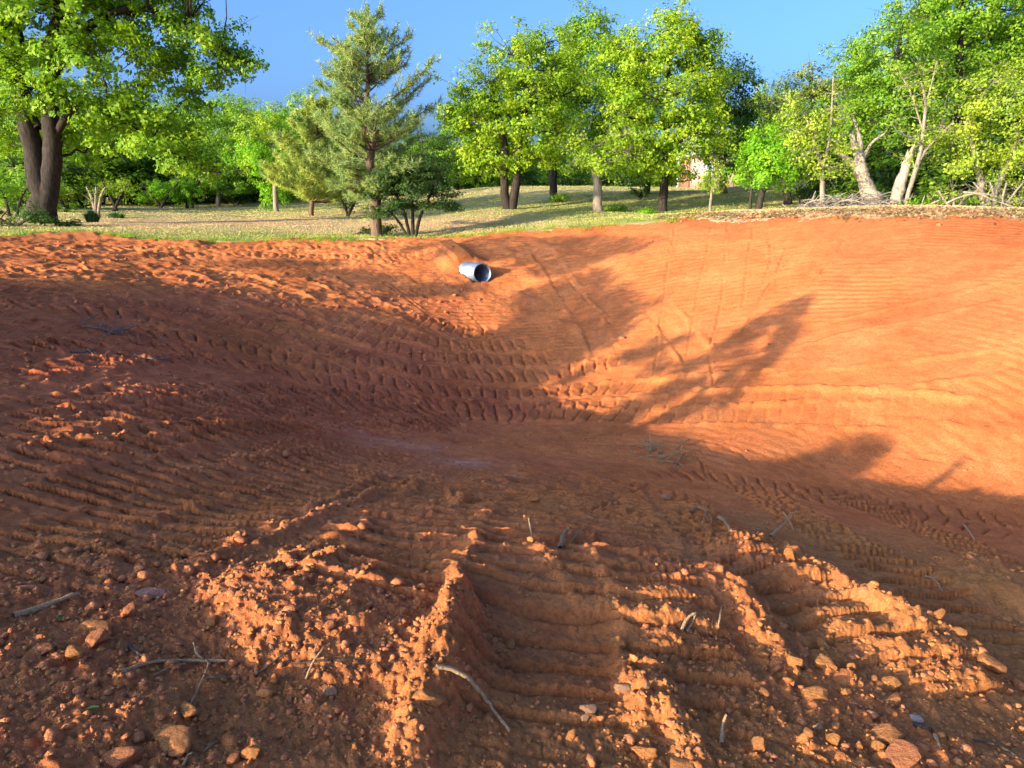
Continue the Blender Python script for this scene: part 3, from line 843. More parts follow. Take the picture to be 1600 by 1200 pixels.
# ------------------------------------------------------------------ trees in view, left to right
px_tree('oak_tree', 'big old oak with forked dark trunk and long low limb at the pit edge', 'tree', 28.0,
    [[(68, 352, 44), (66, 322, 34), (60, 285, 29), (53, 250, 26), (44, 205, 24), (34, 140, 28), (20, 60, 22), (8, -40, 16), (0, -150, 8)],
     [(71, 350, 36), (72, 322, 30), (77, 285, 27), (82, 250, 24), (80, 200, 30), (76, 130, 24), (92, 40, 18), (112, -60, 12), (120, -150, 6)]],
    [(20, 50, 105, 75), (105, 20, 105, 70, -1), (200, 25, 90, 50), (295, 35, 62, 36), (335, 78, 52, 28), (392, 94, 26, 15, 0), (262, 110, 66, 36), (160, 105, 80, 50, -1.5), (60, 135, 70, 42, -1.5),
     (215, 185, 66, 32), (268, 215, 52, 26), (300, 246, 50, 22), (335, 262, 26, 14), (120, 205, 46, 36, 1), (0, 175, 60, 60, 1), (-60, 60, 100, 100), (30, -90, 150, 80), (180, -70, 150, 60), (165, 235, 40, 24, 1.5), (330, 120, 34, 20), (150, 165, 60, 30), (185, 195, 44, 22, -1), (240, 228, 40, 16, -1), (280, 252, 34, 14, -1), (370, 95, 34, 20), (300, 150, 34, 18)],
    seed=3, leaf='oak', per=42, clump=.48, dens=3.2, size=.19, aspect=.66,
    limbs=[([(84, 215, 0), (120, 165, -.4), (170, 178, -.8), (240, 222, -1.0), (310, 262, -1.0), (345, 270, -1)], [12, 11, 9, 7, 4, 2]),
           ([(84, 110, 0), (140, 40, -.6), (220, 12, -.8), (300, 52, -.6), (370, 88, -.3), (402, 100, 0)], [16, 14, 11, 8, 5, 3]),
           ([(60, 200, 0), (20, 130, .4), (-20, 90, .5)], [14, 11, 6])])
make_pine('pine_tree', 'tall open pine standing highest among the trees near the crest', px_base(588, 364, 25), P3(572, 26, 25), 1.8, 5, per=22, length=.18, nwidth=.021, trunk=.2, start=.2, whorls=19, nb=7,
    profile=lambda t: .42 + .62 * math.sin(min(1, (1 - t) * 1.25) * 1.9) * (1.0 if t > .3 else .85) if t < .8 else .12 + 2.0 * (1 - t))
make_pine('pine_tree', 'low bushy yellow-green pine left of the tall pine', px_base(486, 334, 40), P3(497, 158, 39), 3.1, 8, leaf='pinegold', per=30, length=.24, nwidth=.03, trunk=.13, start=.14, whorls=13, nb=7, lower_droop=.05)
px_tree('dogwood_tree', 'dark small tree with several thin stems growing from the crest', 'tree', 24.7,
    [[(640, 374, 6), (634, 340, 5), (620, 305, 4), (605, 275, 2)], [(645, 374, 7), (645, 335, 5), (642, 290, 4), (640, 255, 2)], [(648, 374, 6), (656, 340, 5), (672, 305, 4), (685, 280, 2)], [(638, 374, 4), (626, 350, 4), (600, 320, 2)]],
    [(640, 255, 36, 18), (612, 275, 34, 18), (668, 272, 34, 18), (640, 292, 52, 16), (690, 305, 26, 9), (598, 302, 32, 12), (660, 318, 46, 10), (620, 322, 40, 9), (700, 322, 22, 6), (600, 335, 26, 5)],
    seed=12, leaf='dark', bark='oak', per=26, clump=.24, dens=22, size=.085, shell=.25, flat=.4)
px_tree('oak_tree', 'twin-trunked oak with black stems and sunlit yellow-green crown', 'tree', 33,
    [[(792, 329, 15), (788, 290, 13), (790, 240, 11), (780, 190, 8), (765, 130, 5)], [(800, 329, 15), (806, 285, 13), (810, 240, 12), (820, 180, 9), (830, 100, 5)]],
    [(725, 170, 36, 28), (760, 130, 50, 40), (800, 85, 46, 36), (830, 130, 56, 48), (850, 70, 36, 26), (745, 205, 36, 18), (800, 190, 55, 34), (850, 205, 46, 36), (790, 235, 46, 24), (760, 258, 28, 18), (840, 245, 40, 20), (880, 150, 40, 45), (700, 185, 22, 16), (770, 170, 44, 40), (820, 160, 50, 40), (735, 150, 34, 26), (860, 110, 40, 40), (780, 262, 30, 14), (730, 235, 22, 14)],
    seed=21, leaf='oakgold', per=36, clump=.48, dens=4.6, size=.17)
px_tree('oak_tree', 'oak with a slim dark trunk behind the twin-trunked oak', 'tree', 39,
    [[(866, 307, 13), (864, 280, 11), (866, 230, 9), (880, 150, 6), (900, 80, 4)]],
    [(880, 110, 44, 50), (915, 60, 40, 40), (930, 40, 22, 24), (905, 130, 46, 40), (870, 180, 40, 40), (870, 235, 36, 26), (940, 110, 36, 46), (895, 200, 40, 30), (955, 150, 40, 40), (960, 80, 30, 30), (895, 60, 26, 24), (930, 180, 44, 36), (880, 265, 26, 18)],
    seed=22, leaf='oak', per=34, clump=.52, dens=4.2, size=.19)
px_tree('oak_tree', 'low rounded oak with pale bare twigs under its sunlit leaves', 'tree', 29,
    [[(936, 334, 16), (934, 300, 14), (930, 265, 11), (926, 230, 7)]],
    [(915, 215, 42, 24), (960, 212, 46, 26), (985, 235, 32, 20), (900, 245, 30, 20), (945, 250, 46, 22), (1000, 205, 26, 18)],
    seed=23, leaf='oakgold', bark='grey', per=26, clump=.36, dens=7, size=.145, bare=.34)
px_tree('oak_tree', 'tall broad oak in the middle of the oak row behind the pit', 'tree', 30.5,
    [[(1034, 334, 15), (1037, 300, 13), (1040, 250, 12), (1040, 180, 10), (1045, 100, 6), (1045, 50, 3)]],
    [(1040, 55, 46, 34), (1005, 95, 44, 40), (1060, 105, 60, 46), (1090, 60, 26, 22), (1100, 90, 20, 24), (1010, 150, 50, 36), (1075, 165, 56, 40), (1030, 205, 56, 36), (1085, 225, 40, 36), (1020, 250, 50, 24), (975, 130, 26, 36), (1045, 268, 36, 16), (1045, 24, 26, 16), (1115, 130, 26, 34), (975, 80, 34, 30), (985, 185, 40, 36), (1110, 190, 34, 36), (1075, 75, 40, 34), (1110, 60, 16, 16)],
    seed=24, leaf='oakgold', per=36, clump=.46, dens=4.8, size=.165)
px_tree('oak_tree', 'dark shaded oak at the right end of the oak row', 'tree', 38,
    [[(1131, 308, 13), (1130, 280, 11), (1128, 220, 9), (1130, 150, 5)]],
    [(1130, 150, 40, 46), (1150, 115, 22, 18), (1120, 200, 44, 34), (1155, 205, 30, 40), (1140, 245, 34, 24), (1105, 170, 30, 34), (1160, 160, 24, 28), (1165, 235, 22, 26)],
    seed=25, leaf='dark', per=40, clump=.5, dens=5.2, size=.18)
px_tree('oak_tree', 'oak with dark trunk standing in shade behind the broad oak', 'tree', 40,
    [[(1012, 300, 10), (1010, 270, 9), (1008, 220, 7), (1000, 150, 4)]],
    [(1000, 165, 46, 50), (960, 180, 40, 40), (1000, 225, 40, 30), (970, 235, 34, 24), (1035, 240, 30, 24), (985, 120, 40, 36), (950, 210, 36, 26), (1010, 262, 40, 16)],
    seed=26, leaf='oak', per=34, clump=.52, dens=4.4, size=.19)
px_tree('sapling_tree', 'thin yellow-leaved sapling standing alone on the shaded grass', 'tree', 29,
    [[(1109, 331, 5), (1111, 310, 4), (1113, 290, 3), (1112, 268, 2)]],
    [(1112, 272, 22, 14), (1100, 284, 18, 9), (1124, 284, 18, 10), (1112, 290, 26, 8), (1118, 262, 12, 9)],
    seed=31, leaf='yellow', bark='grey', per=16, clump=.2, dens=16, size=.095, shell=.3)
px_tree('maple_tree', 'small vivid green tree with slanting trunk left of the wood edge', 'tree', 28,
    [[(1184, 333, 11), (1188, 310, 9), (1196, 290, 8), (1205, 260, 6), (1210, 220, 3)], [(1172, 331, 4), (1173, 310, 4), (1176, 280, 3)]],
    [(1195, 215, 36, 24), (1180, 250, 34, 26), (1215, 240, 36, 28), (1168, 272, 22, 16), (1200, 275, 38, 18), (1228, 265, 26, 18), (1160, 255, 16, 12)],
    seed=32, leaf='bright', per=36, clump=.34, dens=8, size=.125)
px_tree('oak_tree', 'tree with black trunk just right of the vivid green tree', 'tree', 31.5,
    [[(1230, 327, 15), (1230, 305, 12), (1224, 280, 9), (1235, 240, 6)], [(1226, 300, 6), (1214, 280, 5), (1205, 262, 3)]],
    [(1240, 235, 40, 34), (1225, 190, 40, 30), (1260, 200, 40, 40), (1250, 265, 36, 20)],
    seed=33, leaf='green', per=34, clump=.42, dens=5.4, size=.15)
px_tree('ash_tree', 'slender pale-barked tree with thin yellow-green leaves by the brush heap', 'tree', 26.8,
    [[(1284, 333, 9), (1285, 300, 8), (1284, 265, 6), (1276, 235, 5), (1262, 190, 3)], [(1284, 265, 5), (1296, 220, 4), (1300, 170, 3), (1302, 120, 2)]],
    [(1250, 205, 38, 22), (1285, 190, 40, 26), (1310, 220, 34, 22), (1262, 240, 36, 18), (1300, 155, 34, 26), (1240, 160, 34, 26), (1290, 262, 40, 12)],
    seed=34, leaf='yellow', bark='grey', per=18, clump=.38, dens=8, size=.115, bare=.15, shell=.25)
px_tree('elm_tree', 'pale-topped tree rising behind the slender yellow-green tree', 'tree', 36,
    [[(1275, 315, 12), (1272, 250, 9), (1270, 180, 6), (1265, 120, 3)]],
    [(1270, 125, 34, 26), (1240, 150, 36, 26), (1300, 140, 36, 30), (1210, 180, 34, 26), (1260, 190, 50, 36), (1190, 170, 18, 14)],
    seed=35, leaf='olive', per=30, clump=.48, dens=4.6, size=.17, bare=.12)
px_tree('elm_tree', 'tall leafy tree at the wood edge above the broken trunk', 'tree', 31,
    [[(1385, 325, 16), (1385, 270, 14), (1390, 200, 11), (1400, 110, 7), (1410, 40, 4)]],
    [(1360, 130, 44, 38), (1345, 90, 36, 26), (1400, 85, 52, 40), (1380, 180, 56, 40), (1330, 185, 36, 34), (1430, 140, 46, 46), (1410, 225, 50, 30), (1340, 235, 34, 26), (1385, 45, 26, 22), (1430, 60, 36, 34)],
    seed=36, leaf='green', per=36, clump=.46, dens=5.0, size=.155)
px_tree('elm_tree', 'tallest tree of the wood edge cut by the top right of the picture', 'tree', 33,
    [[(1500, 325, 20), (1500, 260, 16), (1498, 160, 12), (1500, 60, 8), (1505, -40, 4)]],
    [(1450, 30, 50, 36), (1510, 20, 60, 40), (1570, 60, 50, 50), (1490, 90, 56, 46), (1440, 70, 34, 30), (1545, 120, 56, 44), (1600, 20, 50, 50), (1480, -30, 60, 40), (1560, -40, 70, 40), (1610, 110, 46, 46), (1490, 170, 56, 40)],
    seed=37, leaf='green', per=36, clump=.5, dens=4.6, size=.165)
px_tree('hawthorn_tree', 'broad yellow-green thicket tree hanging over the pit edge at far right', 'tree', 26,
    [[(1540, 336, 13), (1535, 300, 11), (1525, 250, 8), (1510, 190, 5)], [(1540, 336, 10), (1560, 290, 8), (1585, 230, 5)]],
    [(1520, 190, 46, 34), (1570, 160, 50, 36), (1610, 200, 46, 46), (1490, 225, 40, 28), (1545, 230, 50, 30), (1590, 255, 44, 26), (1470, 200, 30, 26), (1550, 130, 40, 26), (1610, 130, 40, 30), (1500, 262, 40, 16)],
    seed=38, leaf='yellow', bark='grey', per=30, clump=.4, dens=5.6, size=.13, bare=.12)
px_tree('hackberry_tree', 'thin leaning pale tree with bare forked top in front of the wood', 'tree', 25.6,
    [[(1412, 337, 8), (1420, 300, 7), (1432, 262, 7), (1440, 230, 6), (1444, 190, 5), (1446, 160, 4), (1440, 130, 2)], [(1432, 262, 5), (1446, 235, 4), (1465, 215, 3), (1490, 190, 2)], [(1446, 165, 3), (1456, 130, 2), (1464, 95, 1.5)], [(1442, 205, 3), (1425, 150, 2), (1412, 125, 1.5)]],
    [(1425, 215, 34, 18), (1440, 140, 44, 40), (1470, 215, 30, 14), (1415, 250, 24, 12)],
    seed=39, leaf='yellow', bark='grey', per=18, clump=.32, dens=7, size=.11, bare=.5, shell=.2)
px_tree('oak_tree', 'shaded tree behind the far right thicket', 'tree', 37,
    [[(1590, 325, 16), (1590, 250, 12), (1585, 150, 6)]],
    [(1590, 120, 60, 60), (1560, 200, 60, 50), (1620, 200, 60, 60), (1540, 260, 60, 40), (1600, 280, 60, 30)],
    seed=40, leaf='dark', per=36, clump=.55, dens=4.4, size=.18)
# the broken trunks
def snag(label, Y, stems, jag_seed):
    r = np.random.default_rng(jag_seed); s = mpp(Y)
    g = px_base(*stems[0][0][:2], Y)
    root = empty('dead_tree', g); tag(root, label, 'dead tree')
    for i, st in enumerate(stems):
        tb = Tubes()
        P = spline([P3(q[0], q[1], Y + (q[3] if len(q) > 3 else 0)) for q in st], .12)
        if i == 0: P[0][2] = g[2]
        R = np.interp(np.linspace(0, 1, len(P)), np.linspace(0, 1, len(st)), [q[2] * s / 2 for q in st])
        R = R * (1 + .08 * r.normal(size=len(R)))
        tb.add(P - g, R, 11, cap=False)
        V, Q, T3 = (np.vstack(tb.V), np.vstack(tb.F), None)
        n = 11; V[:] += r.normal(size=V.shape) * .012
        end = V[-n:]; V[-n:] += (P[-1] - P[-2]) / np.linalg.norm(P[-1] - P[-2]) * (r.random((n, 1)) ** 2 * .28)
        V = np.vstack([V, (P[-2] - g)[None]]); k = np.arange(n); o = len(V) - 1 - n
        T3 = np.stack([o + k, o + (k + 1) % n, np.full(n, len(V) - 1)], 1)
        link('trunk' if i == 0 else 'limb', mesh_np('trunk', V, [Q, T3], True), BARK['dead'], root)
    return root
snag('thick leaning dead trunk broken off into stubs above the brush heap', 27.4,
     [[(1366, 322, 34), (1354, 292, 25), (1345, 268, 20), (1341, 252, 18)], [(1343, 260, 14), (1337, 235, 11), (1331, 210, 8)], [(1344, 258, 11), (1344, 225, 9), (1338, 200, 6), (1334, 188, 3)],
      [(1345, 268, 13), (1330, 254, 11), (1314, 242, 8), (1302, 230, 3)], [(1346, 252, 6), (1356, 232, 5), (1366, 220, 4), (1384, 208, 2)]], 4)
snag('second dead trunk leaning right with split pale wood', 27.6, [[(1398, 320, 22), (1406, 290, 17), (1415, 262, 14), (1422, 240, 9)], [(1414, 262, 7), (1422, 240, 6), (1432, 222, 2)]], 9)

# ------------------------------------------------------------------ shrubs and low growth
def shrub(label, px, py, Y, rx, ry, leaf, seed, name='shrub', size=.1, per=26, dens=8, bare=.0, bark='oak', n=5, cat='shrub', clump=.26, group=None):
    r = np.random.default_rng(seed)
    st = [[(px + r.uniform(-.15, .15) * rx, py, 5), (px + d * rx * .35, py - ry * .8, 4), (px + d * rx * .7, py - ry * 1.5, 2)] for d in np.linspace(-1, 1, max(2, n // 2))]
    lo = [(px + r.uniform(-.65, .65) * rx, py - ry * r.uniform(.45, 1.45), rx * r.uniform(.35, .55), ry * r.uniform(.35, .55)) for _ in range(n)]
    return px_tree(name, label, cat, Y, st, lo, seed=seed, leaf=leaf, bark=bark, per=per, clump=clump, dens=dens, size=size, bare=bare, shell=.25, group=group)
for q in [
    ('dark leafy bush at the left foot of the old oak', 22, 362, 25.5, 60, 24, 'dark', 51),
    ('low dark bush at the right foot of the old oak', 98, 357, 26, 26, 8, 'dark', 52),
    ('grey-green bush left of the old oak behind its leafy bush', 20, 325, 32, 40, 24, 'green', 53),
    ('yellow-green bush seen left of the oak trunk', 22, 300, 40, 34, 18, 'yellow', 54),
    ('yellow bush seen just right of the oak trunk', 100, 322, 40, 22, 22, 'yellow', 55),
    ('rounded yellow shrub at the lawn edge behind the daffodils', 180, 322, 44, 30, 26, 'yellow', 56),
    ('bright green shrub in the middle of the left lawn edge', 250, 323, 52, 42, 26, 'bright', 57),
    ('tall fresh green shrub right of the bright green lawn-edge shrub', 295, 323, 53, 34, 36, 'bright', 58),
    ('dark clipped bush under the trees behind the small lawn tree', 365, 321, 58, 36, 14, 'dark', 59),
    ('dark holly bush at the foot of the low pine', 545, 333, 39, 18, 14, 'dark', 60),
    ('small leafy sprouts at the foot of the tall pine', 590, 368, 25.6, 34, 8, 'dark', 61),
    ('grass-green sprouts beside the low rounded oak trunk', 960, 333, 30, 18, 7, 'green', 62),
    ('small green sprouts at the foot of the broad oak', 1010, 336, 29.5, 16, 4, 'bright', 63),
    ('green bush under the leaning pale tree', 1425, 338, 25.2, 24, 16, 'bright', 64),
    ('green bush right of the leaning pale tree', 1475, 334, 26.2, 36, 22, 'yellow', 65),
    ('dark ivy bush behind the two dead trunks', 1385, 325, 28.6, 34, 26, 'green', 66),
    ('green bush left of the leaning dead trunk', 1315, 322, 28.8, 30, 22, 'oak', 67),
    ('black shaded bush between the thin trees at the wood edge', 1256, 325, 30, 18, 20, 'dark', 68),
    ('dark green bush low in the far right thicket', 1520, 328, 27.6, 50, 14, 'dark', 69),
    ('leafy bush at the right end of the wood edge', 1590, 322, 27, 36, 30, 'yellow', 70),
    ('round dark shrub beside the slim dark oak trunk', 872, 312, 37, 16, 5, 'green', 71),
    ('dark shrub under the shaded oak trunk behind the broad oak', 1000, 305, 36, 22, 8, 'dark', 72),
]:
    shrub(*q)
shrub('bare grey tangle of thin branches in the far right thicket', 1560, 336, 25.4, 56, 34, 'yellow', 81, bare=.8, per=10, bark='grey', n=8, dens=12, cat='shrub', clump=.4)
shrub('brown leafless tangle between the leaning pale tree and the thicket', 1490, 337, 25.8, 34, 26, 'yellow', 82, bare=.8, per=10, bark='grey', n=7, dens=14, clump=.35)
shrub('grey leafless shrub at the lawn edge right of the oak trunk', 150, 322, 36, 22, 20, 'yellow', 83, bare=.7, per=8, bark='grey', n=6, dens=10)

def blades(label, px, py, Y, rx, h, n, seed, name='daffodil_clump'):
    r = np.random.default_rng(seed); s = mpp(Y); g = px_base(px, py, Y)
    root = empty(name, g); tag(root, label, 'plant')
    V, F = [], []
    for i in range(n):
        a = r.uniform(0, 6.28); d = r.random() ** .5 * rx * s * .5
        b = np.array([math.cos(a) * d, math.sin(a) * d, .04]); ln = h * s * r.uniform(.5, 1.15) * (1.15 - .5 * d / (rx * s * .5))
        lean = np.array([math.cos(a), math.sin(a), 0]) * ln * r.uniform(.1, .5) * (.5 + 1.5 * d / (rx * s * .5))
        w = np.cross([math.cos(a), math.sin(a), 0], [0, 0, 1]) * .022
        k = len(V)
        V += [b - w, b + w, b + lean * .4 + [0, 0, ln * .7] + w * .9, b + lean * .4 + [0, 0, ln * .7] - w * .9, b + lean + [0, 0, ln * .85]]
        F += [[k, k + 1, k + 2, k + 3]]
    T = [[f[3], f[2], f[3] + 1] for f in F]
    link('leaf_blade', mesh_np('leaf_blade', V, [np.array(F), np.array(T)]), LEAF['daffodil'], root)['kind'] = 'stuff'
    return root
blades('round clump of blue-green daffodil leaves on the lawn right of the oak', 144, 339, 29, 16, 22, 420, 91)
blades('flat spread of daffodil leaves behind the round daffodil clump', 180, 330, 33, 22, 12, 380, 92)

# ------------------------------------------------------------------ the trees behind the lawn: five kinds grown once, then copied
def proto(label, leaf, seed, h, w, size=.24, per=30, dens=1.7, bark='oak', bare=0., name='woodland_tree', trunkr=.16):
    r = np.random.default_rng(seed)
    lo = []
    for i in range(13):
        t = r.uniform(.14, .95); a = r.uniform(0, 6.28); d = w * .55 * math.sin(math.pi * min(1, (1 - t) * 1.05 + .12)) * r.uniform(.3, 1)
        lo.append((np.array([math.cos(a) * d, math.sin(a) * d, h * t]), np.array([w * .28, w * .28, h * .11]) * r.uniform(.8, 1.3)))
    st = [[(np.array([0, 0, -.1]), trunkr), (np.array([.05, 0, h * .3]), trunkr * .8), (np.array([-.1, .1, h * .6]), trunkr * .5), (np.array([.1, 0, h * .9]), .03)]]
    return make_tree(name, label, 'tree', (0, 0, 0), st, lo, leaf, bark, per=per, clump=.62, dens=dens, size=size, seed=seed, group='trees in the wood beyond the lawn', bare=bare)
KIND = [('oak', 'mid green tree in the wood line beyond the lawn'), ('green', 'fresh green tree in the wood line beyond the lawn'), ('dark', 'dark tree in the wood line beyond the lawn'),
        ('oakgold', 'yellow-green tree in the wood line beyond the lawn'), ('bright', 'bright leafy tree in the wood line beyond the lawn')]
PROTO = [proto(KIND[i][1], KIND[i][0], 200 + i, 8.0 + .6 * i, 5.6 + .3 * i) for i in range(5)]
_used = [False] * 5
def put(kind, px, py, Y, sc, rz):
    g = px_base(px, py, Y)
    p = PROTO[kind]
    if _used[kind]:
        o = p.copy(); COL.objects.link(o)
        for ch in p.children:
            c = ch.copy(); c.parent = o; COL.objects.link(c)
    else:
        o = p; _used[kind] = True
    o.location = g; o.rotation_euler = (0, 0, rz); o.scale = (sc * .98, sc * .98, sc)
    return o
_r = np.random.default_rng(77)
BACK = [  # kind, px, py of the foot, distance, height in px
    (0, 30, 315, 44, 190), (2, 150, 316, 60, 150), (3, 205, 317, 62, 110), (0, 120, 316, 55, 170), (1, 245, 318, 64, 140), (2, 290, 319, 66, 170), (4, 330, 320, 68, 130), (1, 300, 319, 60, 150), (2, 375, 318, 64, 110),
    (2, 220, 315, 72, 150), (0, 180, 316, 70, 170), (3, 405, 317, 70, 140), (4, 433, 327, 47, 150), (3, 460, 319, 66, 130), (0, 520, 316, 70, 160), (2, 600, 312, 66, 150), (2, 660, 306, 58, 125), (0, 690, 300, 72, 110), (1, 715, 298, 60, 115), (3, 750, 294, 62, 100),
    (4, 735, 296, 75, 90), (0, 790, 288, 78, 100), (1, 830, 288, 80, 60), (2, 850, 286, 90, 90), (1, 905, 284, 85, 80), (0, 960, 284, 88, 110), (2, 1000, 284, 84, 110), (1, 1050, 284, 95, 70), (0, 1180, 290, 64, 120), (3, 1210, 300, 50, 150), (2, 1160, 288, 85, 110),
    (1, 1330, 312, 38, 200), (0, 1450, 312, 42, 250), (2, 1420, 312, 44, 200), (2, 1340, 310, 46, 150), (0, 1540, 314, 44, 330), (2, 1490, 312, 46, 200), (1, 1600, 314, 46, 280), (2, 1640, 318, 40, 240), (0, -60, 316, 50, 200), (2, -20, 316, 58, 160), (2, 80, 316, 66, 150), (1, 60, 316, 58, 110),
    (1, 95, 317, 50, 150), (4, 215, 319, 59, 150), (0, 265, 319, 62, 165), (2, 310, 320, 64, 165), (1, 355, 320, 66, 150), (0, 395, 319, 62, 150), (4, 448, 319, 60, 140), (2, 515, 317, 62, 130),
    (0, 1290, 300, 60, 130), (2, 1240, 296, 72, 120), (2, 560, 314, 75, 120), (0, 480, 316, 80, 110), (2, 330, 318, 82, 110), (0, 640, 300, 85, 90), (2, 760, 288, 95, 70),
    (3, 1720, 330, 32, 250), (1, 1820, 330, 36, 250),
]
def place_words(px):
    for lim, w in [(-30, 'outside the left edge behind the old oak'), (45, 'behind the left side of the old oak trunk'), (100, 'behind the right side of the old oak trunk'), (165, 'behind the daffodil clumps'), (225, 'behind the bare grey lawn-edge shrub'), (275, 'behind the bright green lawn-edge shrub'),
                   (325, 'left of the small lawn tree'), (360, 'behind the small lawn tree'), (420, 'left of the sparse pale-trunked tree'), (470, 'behind the sparse pale-trunked tree'), (530, 'behind the low pine'), (585, 'behind the tall pine'), (630, 'behind the dogwood'), (675, 'right of the dogwood'), (722, 'in the gap left of the twin-trunked oak'), (765, 'just left of the twin black stems'),
                   (815, 'behind the twin black stems'), (860, 'behind the slim dark oak trunk'), (920, 'left of the low rounded oak'), (980, 'right of the low rounded oak'), (1020, 'behind the shaded oak trunk'), (1100, 'behind the yellow sapling'), (1170, 'right of the brick house'), (1195, 'behind the vivid green tree'), (1225, 'behind the black-trunked tree'), (1265, 'left of the slender pale-barked tree'),
                   (1315, 'behind the slender pale-barked tree'), (1345, 'left of the leaning dead trunk'), (1400, 'behind the two dead trunks'), (1455, 'behind the leaning pale tree'), (1520, 'behind the left of the far right thicket'), (1560, 'behind the far right thicket'), (1620, 'at the right edge behind the thicket'), (9999, 'outside the right edge behind the thicket')]:
        if px < lim: return w
LOOK = ['mid green', 'fresh green', 'dark', 'yellow-green', 'bright leafy']
_said = {}
def say(txt, Y):
    n = _said.get(txt, 0); _said[txt] = n + 1
    return txt if n == 0 else txt.replace(' tree', ' second tree' if n == 1 else ' third tree').replace(' bush', ' second bush' if n == 1 else ' third bush')
for k, px, py, Y, hp in BACK:
    o = put(k, px, py, Y, hp * mpp(Y) / (8.0 + .6 * k), _r.uniform(0, 6.28))
    o['label'] = say(('tall ' if hp > 150 else '') + LOOK[k] + ' tree of the wood ' + place_words(px), Y)
# the far-off wood that closes the view
def far_wood():
    r = np.random.default_rng(303)
    az = np.radians(r.uniform(-46, 46, 2300)); d = r.uniform(98, 135, 2300)
    x, y = np.sin(az) * d, np.cos(az) * d
    h = 6.5 + 2.5 * perlin(az * 18, d * .02, 5) + 1.5 * perlin(az * 60, d * .05, 6)
    z = macro(x, y) + h * r.random(2300) ** .8
    c = np.stack([x, y, z], 1)
    V, Q = leaves(c, np.tile([0, -.3, .6], (2300, 1)), 15, 1.25 + .5 * r.random(2300), .55, .4, r, .8)
    o = link('far_woods', mesh_np('far_woods', V, Q), LEAF['green']); tag(o, 'distant belt of trees closing the view beyond the lawn', 'woods', kind='stuff')
far_wood()
# grass standing on the lawn
def grass():
    r = np.random.default_rng(404)
    NG = 150000
    az = r.uniform(-47, 47, NG); d = edge_r(az) + .05 + 55 * r.random(NG) ** 1.8
    x, y = d * np.sin(np.radians(az)), d * np.cos(np.radians(az))
    j = np.clip(np.searchsorted(_rr, d) - 1, 0, NR - 2); i = np.searchsorted(_az, az) % NA
    t = (d - _rr[j]) / (_rr[j + 1] - _rr[j])
    Zg = Z.reshape(NR, NA); z = Zg[j, i] * (1 - t) + Zg[j + 1, i] * t - .008
    bare = BARE.reshape(NR, NA)[j, i]
    tone = fbm(x * .33, y * .33, 71, 3) * .5 + bare * 5 + r.normal(size=len(x)) * .35 + .22 * sstep(4, -4, x)
    h = (.018 + .022 * r.random(len(x))) * (1 - .4 * np.clip(bare * 4, 0, 1)) * (1 + .012 * d)
    h = h * (1 + 1.2 * (r.random(len(x)) < .03) * (d < edge_r(az) + 2.5))
    w = .006 + .0006 * d
    a = r.uniform(0, 6.28, len(x)); ux, uy = np.cos(a) * w, np.sin(a) * w
    lx, ly = r.normal(size=len(x)) * h * .45, r.normal(size=len(x)) * h * .45
    V = np.stack([np.stack([x - ux, y - uy, z], 1), np.stack([x + ux, y + uy, z], 1), np.stack([x + lx, y + ly, z + h], 1)], 1)
    for nm, sel, cols, lab in (('lawn_grass', tone <= .42, [(.33, .34, .08), (.38, .38, .10), (.42, .41, .12)], 'short green grass of the lawn behind the pit'), ('dry_grass', tone > .42, [(.60, .43, .20), (.65, .46, .22), (.56, .39, .18)], 'short straw-coloured dry grass of the lawn behind the pit')):
        v = V[sel].reshape(-1, 3)
        o = link(nm, mesh_np(nm, v, np.arange(len(v)).reshape(-1, 3)), leaf_mat(nm, cols, .25, (1, 1, .8))); tag(o, lab, 'grass', kind='stuff')
grass()
# bushes along the edge of the wood
def bush_proto(seed, leaf, label):
    r = np.random.default_rng(seed)
    lo = [(np.array([math.cos(a) * d, math.sin(a) * d, z]), np.array([.75, .75, .6]) * r.uniform(.7, 1.2)) for a, d, z in zip(r.uniform(0, 6.28, 9), r.uniform(.2, 1.3, 9), r.uniform(.35, 1.9, 9))]
    st = [[(np.array([0, 0, -.1]), .05), (np.array([.3 * k, .1, .9]), .03), (np.array([.7 * k, 0, 1.7]), .012)] for k in (-1, 0, 1)]
    return make_tree('woodland_bush', label, 'bush', (0, 0, 0), st, lo, leaf, 'oak', per=24, clump=.5, dens=3.4, size=.2, seed=seed, group='bushes along the wood edge')
BUSHES = [bush_proto(501, 'green', 'leafy green bush along the foot of the wood'), bush_proto(502, 'dark', 'dark bush along the foot of the wood'), bush_proto(503, 'yellow', 'yellow-green bush along the foot of the wood')]
_ub = [False] * 3
